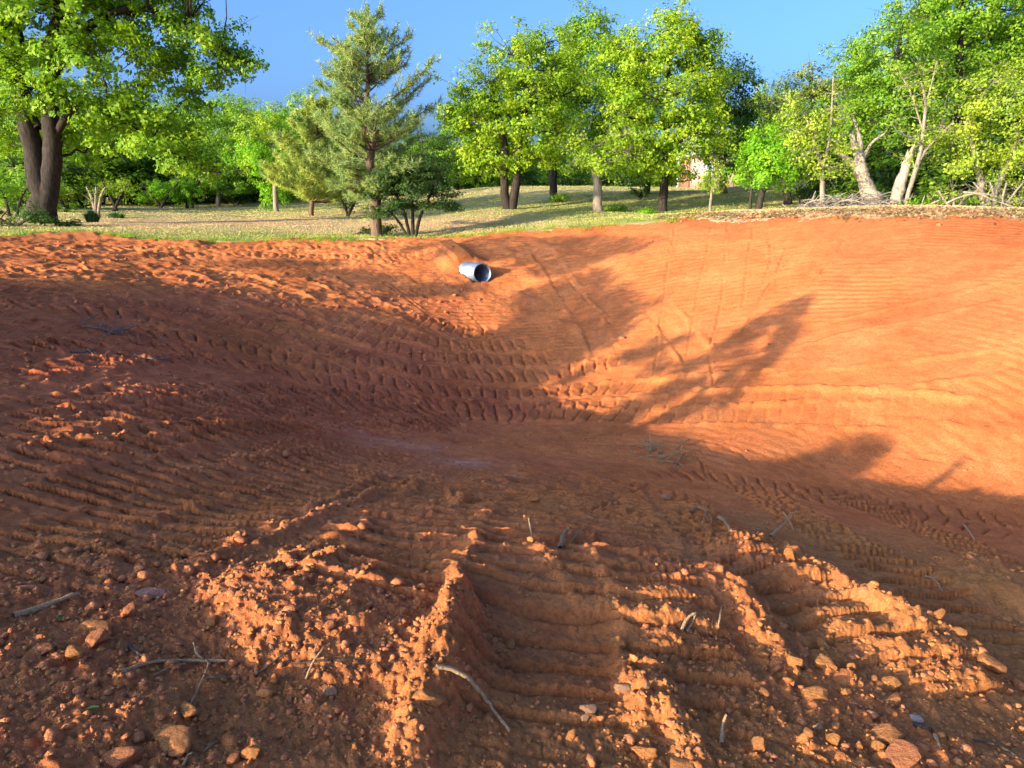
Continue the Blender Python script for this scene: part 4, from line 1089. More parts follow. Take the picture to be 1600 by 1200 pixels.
for k, px, py, Y, hp in [(0, 40, 320, 40, 50), (1, 70, 319, 45, 60), (2, 125, 319, 47, 50), (0, 160, 319, 55, 60), (1, 200, 320, 57, 70), (0, 225, 321, 58, 60), (1, 270, 321, 60, 60), (0, 310, 321, 60, 60), (1, 350, 321, 62, 50), (1, 385, 320, 62, 60), (0, 405, 319, 66, 50), (1, 440, 318, 70, 45),
                         (0, 470, 318, 70, 40), (2, 510, 317, 66, 40), (1, 545, 316, 68, 40), (0, 620, 308, 62, 50), (1, 670, 302, 66, 45), (0, 700, 298, 70, 45), (1, 735, 294, 72, 40), (0, 770, 290, 74, 40), (1, 815, 288, 78, 40), (0, 850, 287, 80, 40), (1, 890, 286, 82, 40), (0, 930, 285, 84, 40), (1, 970, 285, 84, 40), (0, 1010, 286, 86, 40), (1, 1060, 287, 86, 30), (1, 1165, 292, 70, 50),
                         (0, 1200, 298, 56, 60), (1, 1235, 305, 44, 70), (1, 1300, 318, 33, 70), (0, 1330, 318, 32, 70), (1, 1360, 318, 31, 80), (1, 1400, 318, 31, 80), (0, 1440, 320, 30, 80), (1, 1470, 320, 30, 90), (0, 1500, 320, 30, 80), (1, 1540, 322, 29, 90), (1, 1580, 322, 29, 100), (0, 1610, 324, 28, 100)]:
    g = px_base(px, py, Y); p = BUSHES[k]
    if _ub[k]:
        o = p.copy(); COL.objects.link(o)
        for ch in p.children:
            c = ch.copy(); c.parent = o; COL.objects.link(c)
    else: o = p; _ub[k] = True
    sc = (1.45 if px < 480 else 1.1) * hp * mpp(Y) / 2.3; o.location = g; o.rotation_euler = (0, 0, _r.uniform(0, 6.28)); o.scale = (sc * 1.25, sc * 1.25, sc)
    o['label'] = say(['leafy green', 'dark', 'yellow-green'][k] + ' bush of the wood edge ' + place_words(px), Y)
# small lone tree on the lawn in front of the wood
px_tree('oak_tree', 'small round tree standing on the far left lawn with a bare trunk', 'tree', 56, [[(341, 324, 8), (341, 305, 6), (338, 280, 4)]],
    [(330, 262, 40, 26), (350, 240, 36, 28), (375, 270, 30, 18), (310, 282, 28, 14), (345, 215, 26, 18), (365, 292, 30, 10)], seed=95, leaf='green', bark='grey', per=34, clump=.5, dens=3.6, size=.2)
px_tree('oak_tree', 'sparse yellow-green tree left of the low pine with a pale trunk', 'tree', 46, [[(432, 328, 8), (430, 300, 7), (428, 260, 5), (420, 200, 3)]],
    [(420, 195, 26, 20), (395, 215, 26, 22), (440, 240, 30, 26), (410, 255, 34, 22), (450, 275, 26, 18), (430, 175, 14, 12), (385, 190, 14, 12)], seed=96, leaf='oakgold', bark='grey', per=26, clump=.42, dens=4.4, size=.18, bare=.1)

# ------------------------------------------------------------------ trees out of the picture on the left: they throw the long shadows across the bowl
def inside(poly, x, y):
    c = False; n = len(poly)
    for i in range(n):
        (x1, y1), (x2, y2) = poly[i], poly[i - 1]
        if (y1 > y) != (y2 > y) and x < (x2 - x1) * (y - y1) / (y2 - y1) + x1: c = not c
    return c
SHADE = [  # outline in the photograph, spacing of the leaf clumps in px, share kept
    ([(470, 486), (560, 492), (620, 505), (720, 530), (805, 516), (862, 458), (880, 436), (930, 412), (960, 440), (1004, 478), (966, 530), (888, 568), (830, 596), (760, 620), (640, 600), (480, 560)], 19, .97),
    ([(640, 388), (760, 374), (900, 364), (1040, 368), (1030, 382), (950, 402), (920, 418), (850, 430), (800, 408), (700, 404)], 16, .93),
    ([(380, 400), (480, 402), (570, 428), (690, 452), (720, 440), (745, 455), (640, 466), (560, 446), (470, 420), (390, 412)], 17, .85),
    ([(0, 455), (170, 445), (290, 440), (370, 472), (480, 486), (480, 560), (0, 520)], 22, .9),
    ([(800, 450), (860, 440), (880, 470), (830, 500)], 15, .8),
    ([(1190, 736), (1260, 705), (1340, 690), (1400, 690), (1360, 730), (1290, 752)], 18, .3),
    ([(700, 600), (860, 640), (900, 690), (1000, 700), (1040, 720), (900, 720), (700, 680)], 24, .9),
]
BOUGHS = [  # the limbs whose shadow reaches out over the sunlit bank
    [(890, 694), (960, 655), (1040, 610), (1100, 568), (1165, 520), (1225, 486), (1264, 460)], [(1050, 650), (1120, 625), (1180, 585), (1215, 540)],
    [(860, 594), (940, 574), (1010, 548), (1060, 532)], [(1022, 550), (1026, 528)], [(1130, 560), (1170, 520), (1190, 500)], [(1000, 572), (1070, 575), (1110, 562)], [(960, 470), (1000, 478), (1048, 464)], [(1200, 545), (1235, 505), (1250, 485)], [(1240, 478), (1258, 466)], [(1185, 520), (1215, 500)], [(1110, 590), (1150, 575)], [(1205, 500), (1222, 478)], [(1060, 615), (1090, 590)],
]
def shade_trees():
    r = np.random.default_rng(5)
    pts = []
    for poly, sp, share in SHADE:
        xs = [p[0] for p in poly]; ys = [p[1] for p in poly]
        y = min(ys)
        while y < max(ys):
            st = sp * .72
            x = min(xs) + r.uniform(0, sp)
            while x < max(xs):
                if inside(poly, x, y) and r.random() < share:
                    g = at(x + r.uniform(-4, 4), y + r.uniform(-3, 3))
                    pts.append((g[0], g[1], float(macro(g[0], g[1])), float(share > .4)))
                x += sp * r.uniform(.8, 1.25)
            y += st
    for line in BOUGHS:
        Q = spline(line, 11)
        for k, (x, y) in enumerate(Q):
            if r.random() < .22: continue
            sp = 3 + 5 * math.sin(math.pi * min(1, k / len(Q) + .15))
            for _ in range(1 + (r.random() < .5)):
                g = at(x + r.normal() * sp, y + r.normal() * sp * .7)
                pts.append((g[0], g[1], float(macro(g[0], g[1])), 0.0))
    G = np.array(pts)
    s = 17 + r.uniform(-1.3, 1.3, len(G))
    thick = G[:, 3]; G = G[:, :3]
    C = G + np.stack([-TX * s, -TY * s, TAN * s], 1)
    u = G[:, 0] * TY - G[:, 1] * TX
    order = np.argsort(u)
    cuts = np.array_split(order, 4)
    names = ['young oak out of view whose branch shadow falls on the far bank', 'leafy young oak left of the pit out of view', 'low spreading oak left of the pit out of view', 'bushy oak farthest left of the pit out of view']
    for k, idx in enumerate(cuts[::-1]):
        c = C[idx]
        bx, by = c[:, 0].mean(), c[:, 1].mean()
        bz = float(macro(bx, by))
        low = max(bz + .5, float(np.percentile(c[:, 2], 20)))
        root = empty('oak_tree', (bx, by, bz)); tag(root, names[k], 'tree')
        B = np.array([bx, by, bz])
        top = np.array([bx, by, max(low + .3, c[:, 2].max() - .3)])
        tb = Tubes(); P = spline([B - [0, 0, .1], (B + top) / 2 + [.1, .1, 0], top], .3); tb.add(P - B, np.linspace(.13, .03, len(P)), 8)
        tw = Tubes()
        dist = np.array([np.linalg.norm(P - q, axis=1).min() for q in c]); o_ = np.argsort(dist)
        have = [p_ for p_ in P]; away = [0.0] * len(P)
        for i_ in o_:
            q = c[i_]; H_ = np.array(have)
            d = np.linalg.norm(H_ - q, axis=1) + .25 * np.array(away); j = int(np.argmin(d))
            L_ = np.linalg.norm(H_[j] - q)
            p = curve3(H_[j], q, .05 * L_, 4, r, .03)
            w_ = .020 * math.exp(-.5 * away[j]) + .004
            tb.add(p - B, np.linspace(w_, w_ * .7, 4), 4, cap=False); have.append(q); away.append(away[j] + L_)
        V, Q, T3 = tb.arrays(); link('trunk', mesh_np('trunk', V, [Q, T3], True), BARK['oak'], root)
        O = np.tile([0, 0, 1.], (len(c), 1))
        tk = thick[idx] > .5
        V, Q = leaves(c[tk] - B, O[tk], 84, .26 + .14 * r.random(int(tk.sum())), .15, .10, r, .8)
        V2, Q2 = leaves(c[~tk] - B, O[~tk], 44, .15 + .13 * r.random(int((~tk).sum())), .13, .085, r, .8)
        Q = np.vstack([Q, Q2 + len(V)]); V = np.vstack([V, V2])
        link('crown', mesh_np('crown', V, Q), LEAF['oak'], root)
shade_trees()
# thin dead pole whose shadow lies on the right bank
def pole_post():
    a, b = at(1452, 760), at(1552, 700)
    zs = [float(macro(*a)), float(macro(*b))]
    s = 13.5
    A = np.array([a[0] - TX * s, a[1] - TY * s, zs[0] + TAN * s]); Bp = np.array([b[0] - TX * s, b[1] - TY * s, zs[1] + TAN * s])
    Bp[:2] = A[:2] + (Bp[:2] - A[:2]) * .25
    foot = np.array([A[0], A[1], float(macro(A[0], A[1])) - .1])
    root = empty('dead_sapling', foot); tag(root, 'dead bare sapling pole out of view behind the camera', 'dead tree')
    tb = Tubes(); tb.add(np.array([foot, A, Bp]) - foot, [.05, .05, .035], 7)
    V, Q, T3 = tb.arrays(); link('trunk', mesh_np('trunk', V, [Q, T3], True), BARK['grey'], root)
pole_post()
# ------------------------------------------------------------------ what lies on the bare earth
_Zg = Z.reshape(NR, NA)
def ground(x, y):
    """height of the finished ground"""
    x = np.atleast_1d(np.asarray(x, float)); y = np.atleast_1d(np.asarray(y, float))
    d = np.hypot(x, y); az = np.degrees(np.arctan2(x, y))
    j = np.clip(np.searchsorted(_rr, d) - 1, 0, NR - 2); i = np.clip(np.searchsorted(_az, az) - 1, 0, NA - 1); i2 = (i + 1) % NA
    t = (d - _rr[j]) / (_rr[j + 1] - _rr[j]); u = np.clip((az - _az[i]) / np.where(i2 > i, _az[i2] - _az[i], 1), 0, 1)
    a = _Zg[j, i] * (1 - u) + _Zg[j, i2] * u; b = _Zg[j + 1, i] * (1 - u) + _Zg[j + 1, i2] * u
    return a * (1 - t) + b * t
def on(px, py):
    """the finished ground under a photograph pixel"""
    d = ray(px, py); g = at(px, py); k0 = np.hypot(*g) / np.hypot(d[0], d[1])
    k = np.linspace(k0 * .86, k0 * 1.08, 60)
    below = 1.6 + d[2] * k < ground(d[0] * k, d[1] * k)
    q = k[int(np.argmax(below))] if below.any() else k0
    return np.array([d[0] * q, d[1] * q, float(ground(d[0] * q, d[1] * q)[0])])

def rock_mat(name, a, b, scale=14):
    m, nt, N, L, B = new_mat(name)
    co = N.new('ShaderNodeTexCoord'); n = N.new('ShaderNodeTexNoise'); n.inputs['Scale'].default_value = scale; n.inputs['Detail'].default_value = 8; n.inputs['Roughness'].default_value = .7
    L.new(co.outputs['Object'], n.inputs['Vector'])
    r = N.new('ShaderNodeValToRGB'); r.color_ramp.elements[0].position = .35; r.color_ramp.elements[1].position = .68
    r.color_ramp.elements[0].color = (*a, 1); r.color_ramp.elements[1].color = (*b, 1)
    L.new(n.outputs['Fac'], r.inputs['Fac']); L.new(r.outputs['Color'], B.inputs['Base Color'])
    B.inputs['Roughness'].default_value = .95; B.inputs['Specular IOR Level'].default_value = .12
    bp = N.new('ShaderNodeBump'); bp.inputs['Strength'].default_value = .7; bp.inputs['Distance'].default_value = .15
    L.new(n.outputs['Fac'], bp.inputs['Height']); L.new(bp.outputs['Normal'], B.inputs['Normal'])
    return m
ROCK = {'orange': rock_mat('orange_clod', (.48, .185, .056), (.60, .245, .078), 3), 'maroon': rock_mat('maroon_clod', (.44, .15, .060), (.56, .21, .085), 3), 'brown': rock_mat('brown_clod', (.42, .16, .056), (.54, .225, .08), 3),
        'pink': rock_mat('pink_sandstone', (.44, .19, .115), (.56, .27, .18), 5), 'grey': rock_mat('grey_stone', (.40, .20, .105), (.50, .285, .165), 4), 'white': rock_mat('white_stone', (.50, .36, .27), (.66, .52, .42), 4)}
def ico(sub):
    t = (1 + 5 ** .5) / 2
    V = [(-1, t, 0), (1, t, 0), (-1, -t, 0), (1, -t, 0), (0, -1, t), (0, 1, t), (0, -1, -t), (0, 1, -t), (t, 0, -1), (t, 0, 1), (-t, 0, -1), (-t, 0, 1)]
    F = [(0, 11, 5), (0, 5, 1), (0, 1, 7), (0, 7, 10), (0, 10, 11), (1, 5, 9), (5, 11, 4), (11, 10, 2), (10, 7, 6), (7, 1, 8), (3, 9, 4), (3, 4, 2), (3, 2, 6), (3, 6, 8), (3, 8, 9), (4, 9, 5), (2, 4, 11), (6, 2, 10), (8, 6, 7), (9, 8, 1)]
    V = [np.array(v) / np.linalg.norm(v) for v in V]
    for _ in range(sub):
        mid, F2 = {}, []
        def m(a, b):
            k = (min(a, b), max(a, b))
            if k not in mid:
                p = V[a] + V[b]; V.append(p / np.linalg.norm(p)); mid[k] = len(V) - 1
            return mid[k]
        for a, b, c in F:
            ab, bc, ca = m(a, b), m(b, c), m(c, a)
            F2 += [(a, ab, ca), (b, bc, ab), (c, ca, bc), (ab, bc, ca)]
        F = F2
    return np.array(V), np.array(F)
def clod_shape(seed, sub=2, cuts=7, rough=.12):
    """a broken lump of clay: a ball cut by flat breaks, then roughened"""
    r = np.random.default_rng(seed); V, F = ico(sub); V = V.copy()
    for _ in range(cuts):
        n = r.normal(size=3); n /= np.linalg.norm(n); d = r.uniform(.42, .82)
        over = V @ n - d; V -= np.maximum(over, 0)[:, None] * n * .92
    f = r.normal(size=(6, 3)) * 2.2; ph = r.uniform(0, 6.28, 6)
    V *= 1 + rough * np.sin(V @ f.T + ph).sum(1)[:, None] / 2.2 + rough * .35 * r.normal(size=(len(V), 1))
    return V, F
CLODS = [clod_shape(600 + i, 2, 11 + i % 4, .07) for i in range(12)]
CLOD_ME = {}
def clod_mesh(i, mat):
    k = (i % 12, mat)
    if k not in CLOD_ME:
        me = mesh_np('clod', CLODS[k[0]][0], CLODS[k[0]][1]); me.materials.append(ROCK[mat]); CLOD_ME[k] = me
    return CLOD_ME[k]
FINE = {}
def stone(name, label, cat, px, py, w, h, mat, seed, depth=1.0, sink=.44, rz=None, tilt=.0, group=None, smooth=False, sub=3):
    """one picked-out clod or stone: w, h its size in photograph pixels"""
    r = np.random.default_rng(seed + 31)
    g = on(px, py + h * .35); D = np.linalg.norm(g - np.array(EYE)); s = D / FPX
    V, F = clod_shape(seed, sub, 5 if smooth else 15, .06)
    w, h = w * .86, h * .86
    o = link(name, mesh_np(name, V, F, smooth), ROCK[mat])
    hz = h * s / 2
    o.scale = (w * s / 2, w * s / 2 * depth, hz)
    o.rotation_euler = (tilt * r.uniform(.5, 1), tilt * r.uniform(-1, 1), r.uniform(-.3, .3) if rz is None else rz)
    o.location = (g[0], g[1], g[2] + hz * (1 - 2 * sink) * .75)
    tag(o, label, cat, group)
    return o
for q in [
    ('rock_slab', 'flat pinkish rock slab tilted on the dirt at left', 'rock', 230, 924, 62, 18, 'pink', 1, .75, .2, .35, .25),
    ('clod', 'dark upright chunk under the pinkish rock slab', 'clod', 206, 952, 30, 34, 'maroon', 2, .8, .25),
    ('clod', 'long tan clod lying below the pinkish slab', 'clod', 155, 976, 60, 26, 'brown', 3, .7, .3),
    ('clod', 'rounded reddish clod just below the long tan clod', 'clod', 150, 996, 42, 30, 'maroon', 4, .9, .3),
    ('clod', 'clod with one sunlit orange end at the left of the foreground', 'clod', 118, 1018, 44, 28, 'orange', 5, .8, .25),
    ('clod', 'broad low clod left of the half-lit clod', 'clod', 60, 1010, 58, 24, 'maroon', 6, .9, .4),
    ('clod', 'brown clod above the bent twig', 'clod', 185, 1005, 30, 24, 'brown', 7),
    ('clod', 'flat orange block beside the forked leafy twig', 'clod', 297, 1108, 38, 30, 'orange', 8, .9, .3),
    ('clod', 'flat slab of clay at the bottom edge left of the pale clumps', 'clod', 190, 1182, 60, 28, 'maroon', 9, .9, .4),
    ('clod', 'smooth brown hump of clay at the bottom left', 'clod', 270, 1150, 84, 34, 'brown', 10, .9, .5),
    ('clod', 'pair of lit lumps near the bottom edge left of centre', 'clod', 392, 1172, 42, 26, 'orange', 11, .8, .3),
    ('clod', 'squarish orange clod at the left foot of the middle ridge', 'clod', 592, 1042, 24, 30, 'orange', 12, .9, .25),
    ('clod', 'big smooth lit block on top of the middle ridge', 'clod', 668, 1078, 62, 48, 'orange', 13, .8, .35),
    ('clod', 'grey flat clod left of the middle ridge', 'clod', 518, 1078, 26, 24, 'grey', 14, .8, .35),
    ('pebble', 'grey round pebble near the thin dark twig', 'stone', 424, 1008, 13, 14, 'grey', 15, .9, .3),
    ('clod', 'small round lit clod left of the middle ridge foot', 'clod', 555, 1164, 15, 14, 'orange', 16, 1, .2),
    ('clod', 'small round lit clod farther left of the middle ridge foot', 'clod', 469, 1160, 12, 14, 'orange', 17, 1, .2),
    ('rock_slab', 'grey flat flake pressed in the middle track', 'rock', 921, 1106, 36, 12, 'grey', 18, .8, .3),
    ('rock_slab', 'smaller grey flake below the grey flat flake', 'rock', 913, 1124, 24, 10, 'grey', 19, .8, .35),
    ('rock_slab', 'mauve smooth slab beside the right-hand ridge of the middle track', 'rock', 972, 1070, 40, 20, 'grey', 20, .8, .45),
    ('pebble', 'small pale grey stone leaning on the middle track ridge', 'stone', 1010, 1070, 16, 17, 'grey', 21, .8, .25),
    ('clod', 'round lit clod standing alone above the middle track', 'clod', 960, 951, 23, 16, 'orange', 22, 1, .2),
    ('rock_slab', 'lit double slab broken across at the bottom edge', 'rock', 1012, 1172, 54, 24, 'orange', 23, .7, .3),
    ('rock_slab', 'lit flat slab at the bottom edge under the double slab', 'rock', 1060, 1194, 50, 22, 'orange', 24, .8, .3),
    ('clod', 'upright lit clod at the top of the middle track ridge', 'clod', 968, 998, 34, 28, 'orange', 25, .8, .35),
    ('clod', 'round lit clod on the ridge above the bottom edge', 'clod', 1083, 1112, 26, 26, 'orange', 26, .9, .25),
    ('stone', 'rounded brown stone with a lit tip near the bottom edge', 'stone', 1186, 1158, 32, 36, 'brown', 27, .9, .3),
    ('rock_slab', 'long lit slab leaning at the lower end of the second right ridge', 'rock', 1286, 1032, 50, 26, 'orange', 28, .6, .25, -.5, .4),
    ('clod', 'lit block beside the leaning slab', 'clod', 1240, 1030, 36, 34, 'orange', 29, .8, .3),
    ('clod', 'large half-shaded clod ending the broad right ridge', 'clod', 1543, 1028, 50, 34, 'brown', 30, .9, .3),
    ('clod', 'lit clod on the broad right ridge just before its end', 'clod', 1522, 1002, 24, 17, 'orange', 31, .9, .2),
    ('clod', 'lit flat clod along the right edge of the broad ridge', 'clod', 1500, 988, 30, 14, 'orange', 32, .8, .25),
    ('clod', 'lit clod on the far edge of the broad ridge', 'clod', 1466, 958, 24, 16, 'orange', 33, .8, .25),
    ('rock_slab', 'flat lit slab standing clear below the second right ridge', 'rock', 1276, 1084, 50, 20, 'orange', 34, .7, .2),
    ('clod', 'small lit block right of the flat lit slab', 'clod', 1320, 1080, 20, 18, 'orange', 35, .9, .2),
    ('clod', 'lit flat clod below the broad right ridge', 'clod', 1393, 1064, 34, 18, 'orange', 36, .8, .3),
    ('clod', 'shaded grey-brown clod below the lit flat clod', 'clod', 1394, 1090, 44, 18, 'brown', 37, .8, .4),
    ('stone', 'grey stone beside the lit clods at the bottom right', 'stone', 1278, 1136, 22, 18, 'grey', 38, .9, .3),
    ('clod', 'lit block right of the grey stone at the bottom right', 'clod', 1299, 1152, 30, 24, 'orange', 39, .9, .2),
    ('stone', 'long brown rock lying in the shade at the bottom right', 'rock', 1388, 1146, 78, 26, 'brown', 40, .6, .3, .1, .1),
    ('clod', 'maroon clay hump under the long brown rock', 'clod', 1412, 1174, 76, 34, 'maroon', 41, .8, .4),
    ('pebble', 'white rounded stone above the long brown rock', 'stone', 1431, 1121, 21, 15, 'white', 42, .9, .25),
    ('clod', 'lit clod at the bottom right beside the maroon hump', 'clod', 1369, 1168, 28, 16, 'orange', 43, .8, .2),
    ('clod', 'small lit clod left of the maroon hump', 'clod', 1341, 1164, 18, 22, 'orange', 44, .8, .2),
    ('clod', 'lump of earth standing on the dark pit floor', 'clod', 835, 779, 22, 16, 'orange', 45, .9, .2),
    ('stone', 'flat grey stone on the pit floor below the lit bank', 'stone', 1041, 776, 22, 8, 'grey', 46, .8, .3),
    ('clod', 'dark clod at the far end of the thin left ridge', 'clod', 478, 708, 16, 12, 'maroon', 47, .9, .2),
]:
    stone(*q)

# loose clods one can pick out: about two hundred and fifty, thrown where the machine left crumbs
def scatter_points(n, r, rmin, rmax, weight, amin=-40, amax=40):
    out = []
    while sum(len(o) for o in out) < n:
        az = r.uniform(amin, amax, 6000); d = np.exp(r.uniform(math.log(rmin), math.log(rmax), 6000))
        x, y = d * np.sin(np.radians(az)), d * np.cos(np.radians(az))
        j = np.clip(np.searchsorted(_rr, d) - 1, 0, NR - 1); i = np.clip(np.searchsorted(_az, az) - 1, 0, NA - 1)
        k = r.random(6000) < weight(j * NA + i)
        out.append(np.stack([x[k], y[k], d[k]], 1))
    return np.vstack(out)[:n]
def loose_clods():
    r = np.random.default_rng(909)
    P = scatter_points(240, r, 1.9, 5.2, lambda k: LOOSE[k] ** 1.5 * DIRT[k], -36, 36)
    z = ground(P[:, 0], P[:, 1])
    for i, (x, y, d) in enumerate(P):
        kind = 'maroon' if x < -.4 and r.random() < .6 else ('brown' if r.random() < .3 else 'orange')
        o = link('clod', clod_mesh(int(r.integers(12)), kind))
        s = d * r.choice([.0045, .006, .008, .011], p=[.35, .35, .2, .1])
        o.scale = (s * r.uniform(.8, 1.4), s * r.uniform(.7, 1.1), s * r.uniform(.55, .9))
        o.rotation_euler = (r.uniform(-.4, .4), r.uniform(-.4, .4), r.uniform(0, 6.28))
        o.location = (x, y, z[i] + s * .25)
        where = 'left of the middle ridge' if x < -.35 * 1 and y < 3.4 else ('on the left track prints' if x < -.2 else ('in the right-hand rubble' if x > 1.0 else 'round the middle track'))
        tag(o, {'orange': 'small orange clay clod among the loose clods ', 'maroon': 'small maroon clay clod among the loose clods ', 'brown': 'small brown clay clod among the loose clods '}[kind] + where, 'clod', 'loose clods ' + where)
loose_clods()
def crumbs(name, label, n, r, rmin, rmax, weight, size, mat, sub=0, sink=.2):
    """crumbs too many and too small to pick out one by one"""
    P = scatter_points(n, r, rmin, rmax, weight)
    z = ground(P[:, 0], P[:, 1])
    Vs, Fs = [], []
    base = [clod_shape(3000 + i, sub, 4, .22) for i in range(9)]
    nv = len(base[0][0])
    s = P[:, 2] * size * np.exp(r.normal(size=n) * .45)
    a = r.uniform(0, 6.28, n); ca, sa = np.cos(a), np.sin(a)
    sc = np.stack([r.uniform(.8, 1.4, n), r.uniform(.7, 1.1, n), r.uniform(.55, .95, n)], 1) * s[:, None]
    for b in range(9):
        I = np.arange(b, n, 9)
        V = base[b][0][None] * sc[I][:, None, :]
        X = V[..., 0] * ca[I][:, None] - V[..., 1] * sa[I][:, None]; Y = V[..., 0] * sa[I][:, None] + V[..., 1] * ca[I][:, None]
        W = np.stack([X + P[I, 0][:, None], Y + P[I, 1][:, None], V[..., 2] + (z[I] + s[I] * (.6 - 2 * sink) * .7)[:, None]], -1)
        F = base[b][1][None] + (np.arange(len(I)) * nv)[:, None, None] + sum(len(v) for v in Vs)
        Vs.append(W.reshape(-1, 3)); Fs.append(F.reshape(-1, 3))
    o = link(name, mesh_np(name, np.vstack(Vs), np.vstack(Fs)), ROCK[mat]); tag(o, label, 'loose earth', kind='stuff')
crumbs('loose_crumbs', 'fine orange crumbs of earth strewn over the near ground', 6500, np.random.default_rng(1), 1.7, 6.5, lambda k: np.clip(LOOSE[k] * 1.1 + .05, 0, 1) * DIRT[k], .0021, 'orange')
crumbs('loose_rubble', 'coarser maroon rubble lying over the near ground', 2200, np.random.default_rng(2), 1.7, 6.5, lambda k: np.clip(LOOSE[k] ** 1.3, 0, 1) * (.35 + .65 * MAROON[k]) * DIRT[k], .0036, 'maroon', 0)
crumbs('bank_crumbs', 'crumbs of earth rolled down the far banks', 2600, np.random.default_rng(3), 6, 24, lambda k: (.02 + .7 * MAROON[k] * sstep(1.0, -2.0, GX[k]) + .15 * LOOSE[k]) * DIRT[k], .0016, 'maroon')

# sticks, twigs and leaves
WOOD = {'pale': bark_mat('pale_stick', (.50, .29, .14), (.74, .50, .27), 30), 'dark': bark_mat('dark_twig', (.09, .065, .05), (.20, .155, .12), 40), 'grey': BARK['twig'], 'tan': bark_mat('tan_root', (.36, .22, .10), (.55, .38, .2), 30)}
def stick(label, pts, w, mat='pale', forks=(), lift=None, name='stick', seed=0):
    """a stick through photograph points; lift raises its points above the ground, in its own widths"""
    r = np.random.default_rng(seed + 800)
    G = [on(*p) for p in pts]
    D = np.linalg.norm(G[0] - np.array(EYE)); rad = w * D / FPX / 2
    lift = lift or [0.6] * len(pts)
    G = [g + [0, 0, rad * l] for g, l in zip(G, lift)]
    root = empty(name, G[0]) if forks else None
    P = spline(G, max(.01, rad * 2.5)); P = P + r.normal(size=P.shape) * rad * .16
    tb = Tubes(); tb.add(P - G[0], rad * np.linspace(1, .62, len(P)) * (1 + .1 * r.normal(size=len(P))), 6)
    V, Q, T3 = tb.arrays()
    o = link(name if not forks else 'stem', mesh_np(name, V, [Q, T3], True), WOOD[mat], root)
    if not forks: o.location = G[0]; tag(o, label, 'stick')
    else:
        tag(root, label, 'stick')
        for fp, fw, fl in forks:
            H = [on(*p) + np.array([0, 0, rad * l]) for p, l in zip(fp, fl)]
            Pf = spline(H, max(.01, rad * 2)); tb = Tubes(); fr = fw * D / FPX / 2
            tb.add(Pf - G[0], np.linspace(fr, fr * .5, len(Pf)), 5); V, Q, T3 = tb.arrays()
            link('twig', mesh_np('twig', V, [Q, T3], True), WOOD[mat], root)
stick('thick broken stick with a sunlit end at the left edge of the dirt', [(22, 966), (60, 955), (95, 944), (126, 937)], 9, 'pale', lift=[.3, .9, 1.6, 2.2], seed=1)
stick('bent grey twig with a lit broken end in the left foreground', [(188, 1053), (240, 1042), (290, 1037), (355, 1040)], 6, 'pale', [([(318, 1038), (308, 1030), (304, 1018)], 4, [2, 3, 5]), ([(290, 1040), (265, 1047), (240, 1058)], 3, [1, .5, .3])], [.5, 1.2, 1.6, 2], seed=2)
stick('thin forked twig rising by the flat orange block', [(294, 1110), (306, 1092), (320, 1068), (327, 1052), (324, 1040)], 4, 'tan', [([(320, 1068), (340, 1064), (362, 1062)], 3, [4, 3, 2])], [.5, 3, 5, 5, 4], seed=3)
stick('pale curved stick sticking out of the middle ridge over the track', [(682, 1060), (705, 1066), (735, 1086), (765, 1112), (796, 1146)], 7, 'pale', lift=[5, 6, 5, 3, .5], seed=4)
stick('short lit twig standing up left of the middle ridge', [(478, 1064), (488, 1046), (508, 1026)], 4, 'pale', lift=[.5, 4, 8], seed=5)
stick('tiny lit twig behind the short lit twig', [(486, 1034), (497, 1017)], 3, 'tan', lift=[.5, 6], seed=6)
stick('long thin dark twig with a hooked end behind the lit twigs', [(462, 1042), (510, 1037), (568, 1033), (577, 1023), (558, 1018)], 3.5, 'dark', lift=[.6, .8, 1.5, 3, 3], seed=7)
stick('dark twig leaning up across the shaded clods', [(398, 1060), (430, 1036), (472, 1008)], 4, 'dark', lift=[.5, 1.5, 2.5], seed=8)
stick('dark half-buried root at the top of the left clods', [(200, 1013), (222, 1028), (238, 1040)], 5, 'dark', lift=[1, 1, .4], seed=9)
stick('thin upright splinter on the edge of the dark floor', [(833, 850), (829, 836), (826, 826)], 4, 'pale', lift=[0, 5, 9], seed=10)
stick('stubby yellow stick beside the upright splinter', [(875, 858), (881, 847), (888, 838)], 9, 'tan', lift=[.3, 1.6, 3], seed=11)
stick('thin slanting twig right of the stubby yellow stick', [(889, 850), (900, 841), (910, 834)], 3.5, 'tan', lift=[.4, 2, 4], seed=12)
stick('broken pale splinters lying on the tracks right of centre', [(1064, 990), (1075, 980), (1087, 973)], 6, 'pale', [([(1072, 990), (1080, 981), (1086, 975)], 5, [.5, 1.5, 2.5])], [.5, 2, 3], seed=13)
stick('thin upright straw beside the lit ridge right of centre', [(1122, 985), (1124, 973), (1127, 962)], 3, 'tan', lift=[0, 5, 9], seed=14)
stick('crossed pale twigs standing on the right of the floor', [(1204, 842), (1222, 828), (1243, 813)], 4.5, 'pale', [([(1222, 815), (1232, 824), (1240, 834)], 3, [9, 6, 2])], [.4, 4, 8], seed=15)
stick('small leaning twig left of the crossed pale twigs', [(1180, 843), (1186, 834), (1193, 825)], 3.5, 'tan', lift=[.4, 4, 7], seed=16)
stick('curled pale roots at the head of the right ridges', [(1078, 806), (1090, 800), (1102, 806), (1098, 822)], 3.5, 'tan', [([(1104, 808), (1112, 818), (1106, 828)], 3, [3, 3, .5])], [1, 4, 4, .5], seed=17)
stick('lit twig at the tip of the broad right ridge', [(1122, 818), (1132, 824), (1142, 834)], 5, 'tan', lift=[4, 3, 1], seed=18)
stick('small pale twig on the far right floor', [(1505, 828), (1513, 836), (1522, 843)], 3, 'pale', lift=[4, 3, .5], seed=19)
